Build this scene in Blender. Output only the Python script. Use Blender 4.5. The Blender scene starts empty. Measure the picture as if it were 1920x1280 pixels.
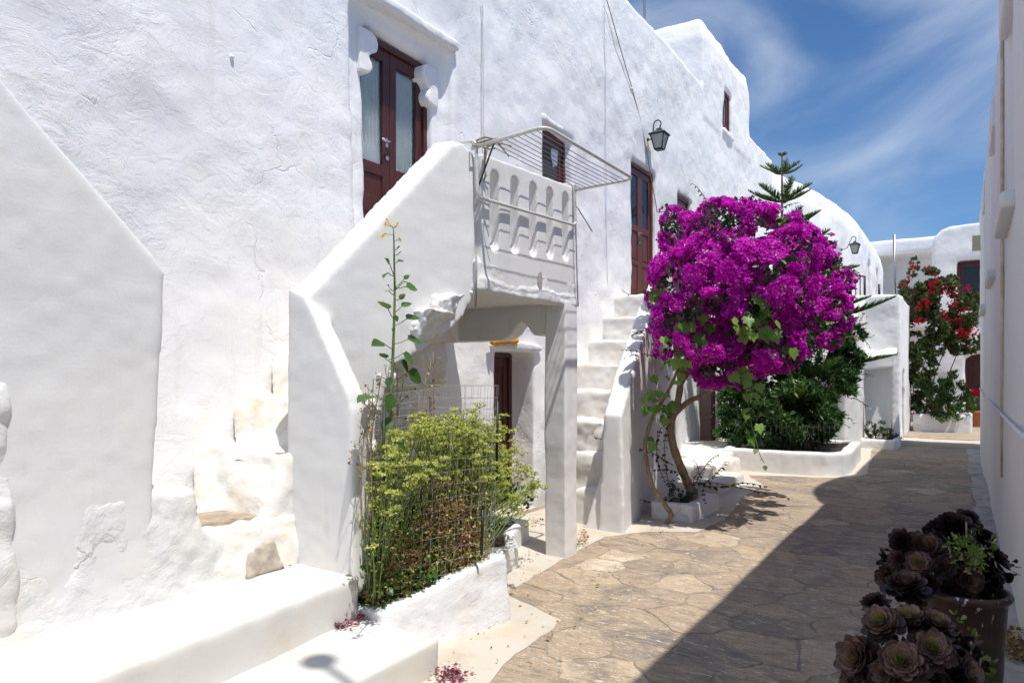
import bpy, bmesh, math, random
import numpy as np
from mathutils import Vector, Matrix
from mathutils.geometry import tessellate_polygon

random.seed(7)
rng = np.random.default_rng(11)
C = bpy.context.scene.collection
SC = bpy.context.scene
H = 1.55                                   # eye height in metres; architecture below is laid out in eye heights

# ------------------------------------------------------------------ camera, world, sun, exposure
YAW = math.radians(33.0)
cam_d = bpy.data.cameras.new('camera'); cam = bpy.data.objects.new('camera', cam_d); C.objects.link(cam)
cam.location = (0, 0, H); cam.rotation_euler = (math.radians(90), 0, YAW)
cam_d.sensor_width = 36; cam_d.lens = 36 * 1300 / 1920; cam_d.shift_y = 60 / 1920
cam_d.clip_start = 0.05; cam_d.clip_end = 500
SC.camera = cam
SUN_DIR = Vector((-0.36, 0.165, -1.0)).normalized()      # the way the light travels
sun_d = bpy.data.lights.new('sun', 'SUN'); sun = bpy.data.objects.new('sun', sun_d); C.objects.link(sun)
sun.rotation_euler = SUN_DIR.to_track_quat('-Z', 'Y').to_euler(); sun.location = (3, 0, 12)
sun_d.energy = 3.5; sun_d.angle = math.radians(0.53); sun_d.color = (1.0, 0.955, 0.88)
SC.view_settings.view_transform = 'Standard'; SC.view_settings.look = 'None'
SC.view_settings.exposure = 0.45; SC.view_settings.gamma = 1.0
SC.view_settings.use_curve_mapping = False

W = bpy.data.worlds.new('World'); SC.world = W; W.use_nodes = True
def world():
    nt = W.node_tree; N = nt.nodes; L = nt.links; N.clear()
    out = N.new('ShaderNodeOutputWorld'); bg = N.new('ShaderNodeBackground'); bg.inputs['Strength'].default_value = 0.13
    sky = N.new('ShaderNodeTexSky'); sky.sky_type = 'NISHITA'; sky.sun_disc = False
    s = -SUN_DIR
    sky.sun_elevation = math.asin(s.z); sky.sun_rotation = math.atan2(s.x, s.y)
    sky.altitude = 50; sky.air_density = 1.0; sky.dust_density = 0.3; sky.ozone_density = 3.0
    tc = N.new('ShaderNodeTexCoord')
    mp = N.new('ShaderNodeMapping'); mp.vector_type = 'TEXTURE'; mp.inputs['Rotation'].default_value = (0, math.radians(-19), 0); mp.inputs['Scale'].default_value = (0.62, 0.62, 0.30)
    mp.inputs['Location'].default_value = (0.13, 0.0, 0.06)
    L.new(tc.outputs['Generated'], mp.inputs[0])
    n1 = N.new('ShaderNodeTexNoise'); n1.inputs['Scale'].default_value = 1.7; n1.inputs['Detail'].default_value = 6
    n1.inputs['Roughness'].default_value = 0.47; n1.inputs['Distortion'].default_value = 0.6; L.new(mp.outputs[0], n1.inputs['Vector'])
    rp = N.new('ShaderNodeValToRGB'); rp.color_ramp.elements[0].position = 0.40; rp.color_ramp.elements[1].position = 0.78
    rp.color_ramp.interpolation = 'EASE'
    L.new(n1.outputs['Fac'], rp.inputs['Fac'])
    mu = N.new('ShaderNodeMath'); mu.operation = 'MULTIPLY'; mu.inputs[1].default_value = 0.78; L.new(rp.outputs['Color'], mu.inputs[0])
    tint = N.new('ShaderNodeMix'); tint.data_type = 'RGBA'; tint.blend_type = 'MULTIPLY'; tint.inputs[0].default_value = 1.0
    tint.inputs[7].default_value = (0.37, 0.53, 0.68, 1)
    L.new(sky.outputs[0], tint.inputs[6])
    mix = N.new('ShaderNodeMix'); mix.data_type = 'RGBA'; mix.inputs[7].default_value = (4.0, 4.5, 5.2, 1)
    L.new(mu.outputs[0], mix.inputs[0]); L.new(tint.outputs[2], mix.inputs[6])
    L.new(mix.outputs[2], bg.inputs['Color']); L.new(bg.outputs[0], out.inputs['Surface'])
world()

# ------------------------------------------------------------------ picture ray -> point on a real plane (layout survey)
_F = Vector((-math.sin(YAW), math.cos(YAW), 0)); _R = Vector((math.cos(YAW), math.sin(YAW), 0)); _O = Vector((0, 0, H))
def ray(u, v): return _F + _R * ((u - 960) / 1300) + Vector((0, 0, (700 - v) / 1300))
def px(u, v, x=None, y=None, z=None, t=None):
    d = ray(u, v)
    if x is not None: t = x / d.x
    elif y is not None: t = y / d.y
    elif z is not None: t = (z - H) / d.z
    return _O + d * t

# ------------------------------------------------------------------ tagging
def tag(o, label=None, cat=None, group=None, kind=None):
    if label: o['label'] = label
    if cat: o['category'] = cat
    if group: o['group'] = group
    if kind: o['kind'] = kind
    return o
def thing(name, label, cat, loc=(0, 0, 0), group=None):
    o = bpy.data.objects.new(name, None); C.objects.link(o); o.location = loc
    o.empty_display_size = 0.2
    return tag(o, label, cat, group)
def adopt(o, parent):
    o.parent = parent
    if parent is not None:
        bpy_loc = parent_world(parent)
        o.location = Vector(o.location) - bpy_loc
    return o
def parent_world(p):
    v = Vector((0, 0, 0))
    while p is not None:
        v += Vector(p.location); p = p.parent
    return v
def obj(name, me, mat, parent=None):
    """link a mesh whose vertices are in world metres; keep it in place under its parent"""
    if isinstance(me, bmesh.types.BMesh):
        m = bpy.data.meshes.new(name); me.to_mesh(m); me.free(); me = m
    me.name = name
    o = bpy.data.objects.new(name, me); C.objects.link(o)
    if mat is not None:
        me.materials.clear()
        for m in (mat if isinstance(mat, (list, tuple)) else [mat]): me.materials.append(m)
    if parent is not None: adopt(o, parent)
    return o
def smooth(me, on=True):
    me.polygons.foreach_set('use_smooth', np.full(len(me.polygons), on)); me.update()

# ------------------------------------------------------------------ noise on vertices
_tab = rng.random(65536) * 2 - 1
def vnoise(p, s, seed=0):
    q = p * s; i = np.floor(q).astype(np.int64); f = q - i; f = f * f * (3 - 2 * f)
    def hsh(a, b, c): return _tab[((a * 73856093) ^ (b * 19349663) ^ (c * 83492791) ^ (seed * 2654435)) & 65535]
    r = 0
    for dx in (0, 1):
        wx = f[:, 0] if dx else 1 - f[:, 0]
        for dy in (0, 1):
            wy = f[:, 1] if dy else 1 - f[:, 1]
            for dz in (0, 1):
                wz = f[:, 2] if dz else 1 - f[:, 2]
                r = r + wx * wy * wz * hsh(i[:, 0] + dx, i[:, 1] + dy, i[:, 2] + dz)
    return r

# ------------------------------------------------------------------ bmesh shapes
def box(bm, x0, x1, y0, y1, z0, z1):
    vs = [bm.verts.new((x, y, z)) for x in (x0, x1) for y in (y0, y1) for z in (z0, z1)]
    for f in ((0, 1, 3, 2), (4, 6, 7, 5), (0, 4, 5, 1), (2, 3, 7, 6), (0, 2, 6, 4), (1, 5, 7, 3)):
        bm.faces.new([vs[i] for i in f])
    return vs
def hexa(bm, p):                       # 8 corners: bottom 4 (ccw), top 4
    vs = [bm.verts.new(q) for q in p]
    for f in ((3, 2, 1, 0), (4, 5, 6, 7), (0, 1, 5, 4), (1, 2, 6, 5), (2, 3, 7, 6), (3, 0, 4, 7)):
        bm.faces.new([vs[i] for i in f])
def loft(bm, secs, caps=True):
    rows = [[bm.verts.new(p) for p in s] for s in secs]; n = len(rows[0])
    for a, b in zip(rows, rows[1:]):
        for i in range(n): bm.faces.new((a[i], a[(i + 1) % n], b[(i + 1) % n], b[i]))
    if caps:
        bm.faces.new(list(reversed(rows[0]))); bm.faces.new(rows[-1])
def prism(bm, outer, lo, hi, axis='z', holes=(), holes_hi=None):
    """2-D outline (with holes) swept from lo to hi along an axis; axis x: outline is (y,z); y: (x,z); z: (x,y)"""
    def P(p, k):
        return {'x': (k, p[0], p[1]), 'y': (p[0], k, p[1]), 'z': (p[0], p[1], k)}[axis]
    holes = [list(h_) for h_ in holes]; hh = [list(h_) for h_ in (holes_hi or holes)]
    for k, loops in ((lo, [list(outer)] + holes), (hi, [list(outer)] + hh)):
        flat = [p for l in loops for p in l]
        vs = [bm.verts.new(P(p, k)) for p in flat]
        for tri in tessellate_polygon([[Vector((p[0], p[1], 0)) for p in l] for l in loops]):
            try: bm.faces.new([vs[i] for i in tri])
            except ValueError: pass
        if k == lo: v0 = vs
    s = 0
    for l in [list(outer)] + holes:
        n = len(l)
        for i in range(n):
            a, b = s + i, s + (i + 1) % n
            bm.faces.new((v0[a], v0[b], vs[b], vs[a]))
        s += n
def tube(bm, pts, r, n=6, cap=True):
    pts = [Vector(p) for p in pts]; m = len(pts)
    rs = r if isinstance(r, (list, tuple)) else [r] * m
    rows = []; prev = None
    for i, p in enumerate(pts):
        d = (pts[min(i + 1, m - 1)] - pts[max(i - 1, 0)])
        if d.length < 1e-9: d = Vector((0, 0, 1))
        d.normalize()
        if prev is None:
            a = d.orthogonal().normalized()
        else:
            a = prev - d * prev.dot(d)
            if a.length < 1e-6: a = d.orthogonal()
            a.normalize()
        prev = a; b = d.cross(a)
        rows.append([bm.verts.new(p + (a * math.cos(2 * math.pi * k / n) + b * math.sin(2 * math.pi * k / n)) * rs[i]) for k in range(n)])
    for a, b in zip(rows, rows[1:]):
        for k in range(n):
            f = bm.faces.new((a[k], a[(k + 1) % n], b[(k + 1) % n], b[k])); f.smooth = True
    if cap and n > 2:
        bm.faces.new(list(reversed(rows[0]))); bm.faces.new(rows[-1])
def lathe(bm, prof, c, n=28):
    rows = [[bm.verts.new((c[0] + r * math.cos(2 * math.pi * k / n), c[1] + r * math.sin(2 * math.pi * k / n), c[2] + z)) for k in range(n)] for r, z in prof]
    for a, b in zip(rows, rows[1:]):
        for k in range(n):
            f = bm.faces.new((a[k], a[(k + 1) % n], b[(k + 1) % n], b[k])); f.smooth = True
    bm.faces.new(list(reversed(rows[0]))); bm.faces.new(rows[-1])
def ball(bm, c, r, sx=1, sy=1, sz=1, sub=3):
    bmesh.ops.create_icosphere(bm, subdivisions=sub, radius=1, matrix=Matrix.Translation(c) @ Matrix.Diagonal((r * sx, r * sy, r * sz, 1)))

def plaster(name, bm, mat, parent=None, voxel=0.025, sm=4, amps=((2.0, 0.008), (7.0, 0.005), (18., 0.002)), unit=H, cut=None, smf=0.5):
    """rounded, hand-trowelled masonry: overlapping solids fused, softened and made uneven as real geometry"""
    if unit != 1: bmesh.ops.scale(bm, vec=(unit,) * 3, verts=bm.verts)
    bmesh.ops.recalc_face_normals(bm, faces=bm.faces)
    me = bpy.data.meshes.new(name); bm.to_mesh(me); bm.free()
    o = bpy.data.objects.new(name, me); C.objects.link(o)
    co = None
    if cut is not None:
        if unit != 1: bmesh.ops.scale(cut, vec=(unit,) * 3, verts=cut.verts)
        bmesh.ops.recalc_face_normals(cut, faces=cut.faces)
        cm = bpy.data.meshes.new('cut'); cut.to_mesh(cm); cut.free()
        co = bpy.data.objects.new('cut', cm); C.objects.link(co)
        b = o.modifiers.new('b', 'BOOLEAN'); b.operation = 'DIFFERENCE'; b.object = co; b.solver = 'EXACT'; b.use_self = True
    r = o.modifiers.new('r', 'REMESH'); r.mode = 'VOXEL'; r.voxel_size = voxel
    if sm:
        s = o.modifiers.new('s', 'SMOOTH'); s.factor = smf; s.iterations = sm
    dg = bpy.context.evaluated_depsgraph_get(); dg.update()
    new = bpy.data.meshes.new_from_object(o.evaluated_get(dg))
    bpy.data.objects.remove(o); bpy.data.meshes.remove(me)
    if co is not None:
        cm = co.data; bpy.data.objects.remove(co); bpy.data.meshes.remove(cm)
    n = len(new.vertices); p = np.empty(n * 3); new.vertices.foreach_get('co', p); p = p.reshape(-1, 3)
    nr = np.empty(n * 3); new.vertex_normals.foreach_get('vector', nr); nr = nr.reshape(-1, 3)
    d = np.zeros(n)
    for k, (s_, a_) in enumerate(amps):
        d += a_ * vnoise(p, s_, k + 3)
    p = p + nr * d[:, None]
    new.vertices.foreach_set('co', p.ravel()); smooth(new)
    new.update()
    return obj(name, new, mat, parent)

# ------------------------------------------------------------------ materials
def new_mat(name):
    m = bpy.data.materials.new(name); m.use_nodes = True
    nt = m.node_tree; b = nt.nodes['Principled BSDF']
    return m, nt, nt.nodes, nt.links, b
def pnode(N, L, scale=(1, 1, 1), rot=(0, 0, 0)):
    g = N.new('ShaderNodeNewGeometry'); mp = N.new('ShaderNodeMapping')
    mp.inputs['Scale'].default_value = scale; mp.inputs['Rotation'].default_value = rot
    L.new(g.outputs['Position'], mp.inputs[0]); return mp.outputs[0]
def noise(N, L, vec, scale, detail=4, rough=0.55, dist=0.0, ty='FBM'):
    n = N.new('ShaderNodeTexNoise'); n.noise_type = ty
    n.inputs['Scale'].default_value = scale; n.inputs['Detail'].default_value = detail
    n.inputs['Roughness'].default_value = rough; n.inputs['Distortion'].default_value = dist
    if vec is not None: L.new(vec, n.inputs['Vector'])
    return n.outputs['Fac']
def ramp(N, L, fac, stops, ease=False):
    r = N.new('ShaderNodeValToRGB'); cr = r.color_ramp
    if ease: cr.interpolation = 'EASE'
    while len(cr.elements) < len(stops): cr.elements.new(0.5)
    for e, (p, c) in zip(cr.elements, stops):
        e.position = p; e.color = (c, c, c, 1) if isinstance(c, (int, float)) else (*c, 1)
    L.new(fac, r.inputs['Fac']); return r.outputs['Color']
def mixc(N, L, fac, a, b, mode='MIX'):
    m = N.new('ShaderNodeMix'); m.data_type = 'RGBA'; m.blend_type = mode
    for k, v in ((0, fac), (6, a), (7, b)):
        if isinstance(v, (int, float)): m.inputs[k].default_value = v
        elif isinstance(v, tuple): m.inputs[k].default_value = (*v, 1)
        else: L.new(v, m.inputs[k])
    return m.outputs[2]
def bump(N, L, h, strength, dist, prev=None):
    b = N.new('ShaderNodeBump'); b.inputs['Strength'].default_value = strength; b.inputs['Distance'].default_value = dist
    L.new(h, b.inputs['Height'])
    if prev is not None: L.new(prev, b.inputs['Normal'])
    return b.outputs[0]

def plaster_mat(name, base, cool, warm, b1=0.5, b2=0.5, flakes=0.0, stain=0.0, stain_col=(0.45, 0.34, 0.22), rough=0.85, cracks=0.0, runs=0.35):
    m, nt, N, L, P = new_mat(name)
    v = pnode(N, L)
    c = mixc(N, L, ramp(N, L, noise(N, L, v, 1.3, 3), [(0.35, 0.0), (0.7, 1.0)]), base, cool)
    c = mixc(N, L, ramp(N, L, noise(N, L, v, 2.7, 5, 0.6), [(0.5, 0.0), (0.75, 1.0)]), c, warm)
    sp = ramp(N, L, noise(N, L, v, 60, 2), [(0.70, 0.0), (0.78, 0.35)])
    c = mixc(N, L, sp, c, tuple(0.78 * q for q in base))
    if stain:
        f = ramp(N, L, noise(N, L, v, 3.4, 8, 0.68, 0.3), [(0.60 - 0.12 * stain, 0.0), (0.78 - 0.1 * stain, min(1.0, 0.4 + stain * 0.5))])
        c = mixc(N, L, f, c, stain_col)
    P.inputs['Roughness'].default_value = rough
    P.inputs['Specular IOR Level'].default_value = 0.25
    nb = None
    st = pnode(N, L, (1, 1, 3.2), (math.radians(38), 0, math.radians(12)))
    mask = ramp(N, L, noise(N, L, v, 0.85, 3, 0.5, 0.4), [(0.36, 0.12), (0.62, 1.0)])
    def masked(h):
        mm = N.new('ShaderNodeMath'); mm.operation = 'MULTIPLY'; L.new(h, mm.inputs[0]); L.new(mask, mm.inputs[1]); return mm.outputs[0]
    if flakes:
        # layered limewash: patches that end in thin lips, only here and there
        big = noise(N, L, v, 1.9, 6, 0.62, 0.9)
        nb = bump(N, L, ramp(N, L, big, [(0.30, 0.0), (0.44, 0.35), (0.449, 0.5), (0.56, 0.62), (0.568, 0.78), (0.75, 1.0)]), flakes * 0.50, 0.014, nb)
        iso = pnode(N, L, (1, 1, 1.25), (0, 0, math.radians(12)))
        mid = noise(N, L, iso, 5.5, 7, 0.64, 0.9)
        nb = bump(N, L, masked(ramp(N, L, mid, [(0.36, 0.0), (0.50, 0.5), (0.515, 0.75), (0.66, 1.0)])), flakes * 0.55, 0.012, nb)
    nb = bump(N, L, masked(noise(N, L, v, 13, 6, 0.62, 0.4)), b1, 0.012, nb)
    nb = bump(N, L, noise(N, L, v, 70, 3, 0.6), b2, 0.003, nb)
    nb = bump(N, L, noise(N, L, pnode(N, L, (1, 1, 4.5), (math.radians(20), 0, 0)), 9, 6, 0.7, 0.5), 0.10, 0.006, nb)   # brush marks
    # small pits
    pt = N.new('ShaderNodeTexVoronoi'); pt.inputs['Scale'].default_value = 11; L.new(v, pt.inputs['Vector'])
    nb = bump(N, L, ramp(N, L, pt.outputs['Distance'], [(0.03, 0.0), (0.07, 1.0)]), 0.22 if flakes else 0.14, 0.003, nb)
    if cracks:
        # hairline cracks, broken up
        wv = N.new('ShaderNodeVectorMath'); wv.operation = 'ADD'
        nz = N.new('ShaderNodeTexNoise'); nz.inputs['Scale'].default_value = 3.0; nz.inputs['Detail'].default_value = 5; L.new(v, nz.inputs['Vector'])
        sc = N.new('ShaderNodeVectorMath'); sc.operation = 'SCALE'; sc.inputs['Scale'].default_value = 0.55; L.new(nz.outputs['Color'], sc.inputs[0])
        L.new(v, wv.inputs[0]); L.new(sc.outputs[0], wv.inputs[1])
        vo = N.new('ShaderNodeTexVoronoi'); vo.feature = 'DISTANCE_TO_EDGE'; vo.inputs['Scale'].default_value = 0.85; L.new(wv.outputs[0], vo.inputs['Vector'])
        line = ramp(N, L, vo.outputs['Distance'], [(0.002, 1.0), (0.007, 0.0)])
        gate = ramp(N, L, noise(N, L, v, 1.7, 3), [(0.53, 0.0), (0.60, 1.0)])
        ml = N.new('ShaderNodeMath'); ml.operation = 'MULTIPLY'; L.new(line, ml.inputs[0]); L.new(gate, ml.inputs[1])
        mk = N.new('ShaderNodeMath'); mk.operation = 'MULTIPLY'; mk.inputs[1].default_value = cracks; L.new(ml.outputs[0], mk.inputs[0])
        inv = N.new('ShaderNodeMath'); inv.operation = 'SUBTRACT'; inv.inputs[0].default_value = 1; L.new(ml.outputs[0], inv.inputs[1])
        nb = bump(N, L, inv.outputs[0], 0.6, 0.006, nb)
        c = mixc(N, L, mk.outputs[0], c, (0.40, 0.38, 0.36))
    # faint vertical runs and brushed variation
    dr_ = noise(N, L, pnode(N, L, (1, 1, 0.10)), 7, 5, 0.6)
    c = mixc(N, L, ramp(N, L, dr_, [(0.58, 0.0), (0.78, runs)]), c, (0.56, 0.54, 0.50))
    L.new(c, P.inputs['Base Color'])
    L.new(nb, P.inputs['Normal'])
    return m
M = {}
M['facade'] = plaster_mat('limewash_facade', (0.85, 0.845, 0.845), (0.815, 0.825, 0.85), (0.86, 0.84, 0.81), 0.38, 0.3, 0.6, cracks=0.08)
M['smooth'] = plaster_mat('limewash_smooth', (0.76, 0.755, 0.745), (0.735, 0.74, 0.745), (0.775, 0.75, 0.715), 0.16, 0.22)
M['rough'] = plaster_mat('limewash_rough', (0.77, 0.765, 0.755), (0.73, 0.745, 0.76), (0.77, 0.74, 0.68), 0.7, 0.5, 0.6, 0.22, (0.62, 0.5, 0.36))
M['roughwall'] = plaster_mat('limewash_rough_wall', (0.76, 0.755, 0.745), (0.735, 0.745, 0.755), (0.77, 0.735, 0.68), 0.7, 0.5, 0.6, 0.2, (0.60, 0.5, 0.38), cracks=0.3)
M['step'] = plaster_mat('limewash_step', (0.68, 0.66, 0.63), (0.665, 0.655, 0.635), (0.64, 0.585, 0.505), 0.25, 0.25, 0.0, 0.12, (0.60, 0.47, 0.33))
M['oldstep'] = plaster_mat('limewash_worn_step', (0.78, 0.75, 0.70), (0.76, 0.75, 0.73), (0.70, 0.58, 0.43), 0.7, 0.5, 0.5, 0.6, (0.56, 0.41, 0.27))
M['floor'] = plaster_mat('limewash_floor', (0.58, 0.525, 0.445), (0.56, 0.52, 0.465), (0.52, 0.43, 0.32), 0.5, 0.4, 0.2, 0.5, (0.42, 0.32, 0.215))
M['grubby'] = plaster_mat('limewash_grubby', (0.46, 0.44, 0.41), (0.50, 0.49, 0.47), (0.33, 0.30, 0.26), 0.6, 0.5, 0.2, 0.8, (0.12, 0.105, 0.085))
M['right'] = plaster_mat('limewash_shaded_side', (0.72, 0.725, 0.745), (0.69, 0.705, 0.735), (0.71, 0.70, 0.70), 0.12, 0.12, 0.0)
M['planter'] = plaster_mat('limewash_planter', (0.76, 0.76, 0.765), (0.73, 0.745, 0.785), (0.76, 0.72, 0.65), 0.75, 0.5, 0.75, 0.30, (0.40, 0.38, 0.36), cracks=0.5)

def simple(name, col, rough=0.5, metal=0.0, var=0.0, scale=20, bmp=0.0, col2=None, spec=0.5):
    m, nt, N, L, P = new_mat(name)
    P.inputs['Roughness'].default_value = rough; P.inputs['Metallic'].default_value = metal
    P.inputs['Specular IOR Level'].default_value = spec
    v = pnode(N, L)
    f = noise(N, L, v, scale, 5, 0.6)
    c2 = col2 or tuple(q * (1 - var) for q in col)
    L.new(mixc(N, L, ramp(N, L, f, [(0.35, 0.0), (0.68, 1.0)]), col, c2), P.inputs['Base Color'])
    if bmp: L.new(bump(N, L, f, bmp, 0.005), P.inputs['Normal'])
    return m
def wood_mat(name, col, col2):
    m, nt, N, L, P = new_mat(name)
    v = pnode(N, L, (1, 1, 0.09))
    f = noise(N, L, v, 60, 5, 0.6, 0.4)
    c = mixc(N, L, ramp(N, L, f, [(0.35, 0.0), (0.7, 1.0)]), col, col2)
    f2 = ramp(N, L, noise(N, L, pnode(N, L), 26, 6, 0.7), [(0.66, 0.0), (0.72, 0.7)])
    c = mixc(N, L, f2, c, (0.26, 0.12, 0.08))
    L.new(c, P.inputs['Base Color']); P.inputs['Roughness'].default_value = 0.42
    L.new(bump(N, L, f, 0.25, 0.002), P.inputs['Normal'])
    return m
M['door'] = wood_mat('oxblood_painted_wood', (0.088, 0.022, 0.017), (0.052, 0.013, 0.011))
M['door2'] = wood_mat('red_brown_painted_wood', (0.150, 0.040, 0.030), (0.100, 0.024, 0.020))
M['darkglass'] = simple('dark_glass', (0.02, 0.022, 0.026), 0.06, 0, 0.4, 3)
M['screen'] = simple('insect_screen', (0.055, 0.048, 0.045), 0.6, 0, 0.3, 90)
M['metal'] = simple('worn_chrome', (0.72, 0.72, 0.72), 0.22, 1.0, 0.15, 40)
M['galv'] = simple('galvanised_steel', (0.42, 0.42, 0.42), 0.42, 0.8, 0.25, 60)
M['whitemetal'] = simple('chipped_white_enamel', (0.70, 0.69, 0.66), 0.35, 0.1, 0.2, 30)
M['mesh'] = simple('zinc_mesh_wire', (0.55, 0.55, 0.54), 0.5, 0.3, 0.3, 60)
M['wire'] = simple('grey_wire', (0.20, 0.20, 0.20), 0.5, 0.5, 0.3, 50)
M['cable'] = simple('cable_sheath', (0.30, 0.29, 0.29), 0.6, 0, 0.2, 30)
M['whitecable'] = simple('limewashed_cable', (0.60, 0.61, 0.64), 0.8, 0, 0.2, 30)
M['rope'] = simple('sun_bleached_cord', (0.42, 0.35, 0.27), 0.9, 0, 0.3, 200)
M['iron'] = simple('black_painted_iron', (0.022, 0.026, 0.026), 0.45, 0.3, 0.3, 60, 0.2)
M['patina'] = simple('greenish_lantern_metal', (0.045, 0.070, 0.062), 0.5, 0.4, 0.4, 60, 0.2)
M['soil'] = simple('dark_soil', (0.045, 0.030, 0.020), 0.95, 0, 0.6, 50, 0.8)
M['terracotta'] = simple('terracotta', (0.42, 0.15, 0.075), 0.8, 0, 0.2, 25, 0.1)
M['yellow'] = simple('marigold_yellow', (0.85, 0.36, 0.01), 0.8, 0, 0.35, 60, 0.3)
M['beige'] = simple('cream_plastic', (0.60, 0.54, 0.38), 0.5, 0, 0.1, 10)
M['tanpaint'] = simple('tan_stained_render', (0.50, 0.37, 0.22), 0.9, 0, 0.45, 6, 0.3, (0.70, 0.62, 0.52))
M['barestone'] = simple('bare_tan_stone', (0.45, 0.36, 0.26), 0.9, 0, 0.42, 11, 0.9)
M['bark'] = None
M['lightstone'] = simple('bare_grey_beige_stone', (0.50, 0.44, 0.36), 0.9, 0, 0.35, 16, 0.9)
def bark():
    m, nt, N, L, P = new_mat('ridged_bark')
    v = pnode(N, L, (1, 1, 0.22))
    f = noise(N, L, v, 55, 6, 0.65, 0.5)
    c = mixc(N, L, ramp(N, L, f, [(0.32, 0.0), (0.68, 1.0)]), (0.16, 0.10, 0.062), (0.42, 0.30, 0.20))
    L.new(c, P.inputs['Base Color']); P.inputs['Roughness'].default_value = 0.9
    L.new(bump(N, L, f, 0.9, 0.012), P.inputs['Normal'])
    return m
M['bark'] = bark()
def pot_mat():
    m, nt, N, L, P = new_mat('brown_plastic_pot')
    v = pnode(N, L); st = pnode(N, L, (1, 1, 0.35))
    c = mixc(N, L, ramp(N, L, noise(N, L, v, 8, 5), [(0.4, 0.0), (0.7, 1.0)]), (0.085, 0.042, 0.030), (0.13, 0.075, 0.055))
    c = mixc(N, L, ramp(N, L, noise(N, L, st, 48, 2, 0.4), [(0.665, 0.0), (0.685, 1.0)]), c, (0.72, 0.70, 0.68))
    L.new(c, P.inputs['Base Color']); P.inputs['Roughness'].default_value = 0.32
    return m
M['pot'] = pot_mat()
def glass():
    m, nt, N, L, P = new_mat('window_glass')
    P.inputs['Base Color'].default_value = (0.9, 0.95, 0.95, 1); P.inputs['Roughness'].default_value = 0.03
    P.inputs['Transmission Weight'].default_value = 1.0; P.inputs['IOR'].default_value = 1.12
    return m
M['glass'] = glass()
def frosted():
    m, nt, N, L, P = new_mat('dusty_lantern_glass')
    P.inputs['Base Color'].default_value = (0.62, 0.66, 0.62, 1); P.inputs['Roughness'].default_value = 0.25
    P.inputs['Transmission Weight'].default_value = 0.55
    return m
M['frost'] = frosted()
def curtain():
    m, nt, N, L, P = new_mat('lace_curtain')
    v = pnode(N, L)
    vo = N.new('ShaderNodeTexVoronoi'); vo.inputs['Scale'].default_value = 34; L.new(v, vo.inputs['Vector'])
    f = ramp(N, L, vo.outputs['Distance'], [(0.05, 0.75), (0.22, 0.0)])
    L.new(mixc(N, L, f, (0.62, 0.66, 0.65), (0.30, 0.34, 0.34)), P.inputs['Base Color'])
    P.inputs['Roughness'].default_value = 0.95
    return m
M['curtain'] = curtain()
def leaf_mat(name, stops, trans=0.3, rough=0.45, spec=0.4, tcol=None):
    m, nt, N, L, P = new_mat(name)
    a = N.new('ShaderNodeAttribute'); a.attribute_name = 'tint'
    c = ramp(N, L, a.outputs['Fac'], stops)
    L.new(c, P.inputs['Base Color']); P.inputs['Roughness'].default_value = rough; P.inputs['Specular IOR Level'].default_value = spec
    t = N.new('ShaderNodeBsdfTranslucent')
    if tcol: L.new(mixc(N, L, 0.65, c, tcol), t.inputs['Color'])
    else: L.new(c, t.inputs['Color'])
    mx = N.new('ShaderNodeMixShader'); mx.inputs[0].default_value = trans
    L.new(P.outputs[0], mx.inputs[1]); L.new(t.outputs[0], mx.inputs[2])
    L.new(mx.outputs[0], N['Material Output'].inputs['Surface'])
    return m
M['bract'] = leaf_mat('magenta_bracts', [(0.0, (0.40, 0.003, 0.34)), (0.5, (0.74, 0.010, 0.61)), (0.85, (0.90, 0.08, 0.78)), (0.93, (0.62, 0.06, 0.50)), (1.0, (0.80, 0.55, 0.62))], 0.42, 0.75, 0.15)
M['bract_red'] = leaf_mat('crimson_bracts', [(0.0, (0.34, 0.004, 0.020)), (1.0, (0.58, 0.015, 0.05))], 0.4, 0.75, 0.15)
M['leaf_dark'] = leaf_mat('dark_glossy_leaf', [(0.0, (0.012, 0.035, 0.008)), (0.7, (0.035, 0.085, 0.02)), (1.0, (0.09, 0.13, 0.03))], 0.25, 0.35)
M['leaf_vine'] = leaf_mat('vine_leaf', [(0.0, (0.075, 0.19, 0.022)), (0.6, (0.15, 0.32, 0.05)), (0.9, (0.25, 0.40, 0.09)), (1.0, (0.34, 0.27, 0.04))], 0.4, 0.4)
M['leaf_shrub'] = leaf_mat('shrub_leaf', [(0.0, (0.018, 0.058, 0.014)), (0.6, (0.055, 0.145, 0.035)), (1.0, (0.14, 0.25, 0.07))], 0.25, 0.35)
M['leaf_pine'] = leaf_mat('araucaria_needles', [(0.0, (0.04, 0.095, 0.018)), (0.7, (0.105, 0.20, 0.034)), (1.0, (0.21, 0.30, 0.055))], 0.2, 0.5)
M['leaf_celery'] = leaf_mat('seeding_herb_green', [(0.0, (0.17, 0.25, 0.03)), (0.5, (0.42, 0.50, 0.07)), (1.0, (0.72, 0.72, 0.22))], 0.35, 0.6)
M['leaf_dry'] = leaf_mat('dry_brown_leaf', [(0.0, (0.16, 0.085, 0.038)), (0.6, (0.40, 0.25, 0.125)), (1.0, (0.64, 0.48, 0.28))], 0.25, 0.8, 0.2)
M['leaf_mid'] = leaf_mat('mid_green_leaf', [(0.0, (0.035, 0.095, 0.02)), (0.7, (0.075, 0.17, 0.03)), (1.0, (0.17, 0.24, 0.07))], 0.3, 0.4)
M['leaf_olive'] = leaf_mat('olive_leaf', [(0.0, (0.03, 0.055, 0.012)), (0.6, (0.07, 0.11, 0.024)), (1.0, (0.17, 0.16, 0.05))], 0.25, 0.5)
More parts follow.
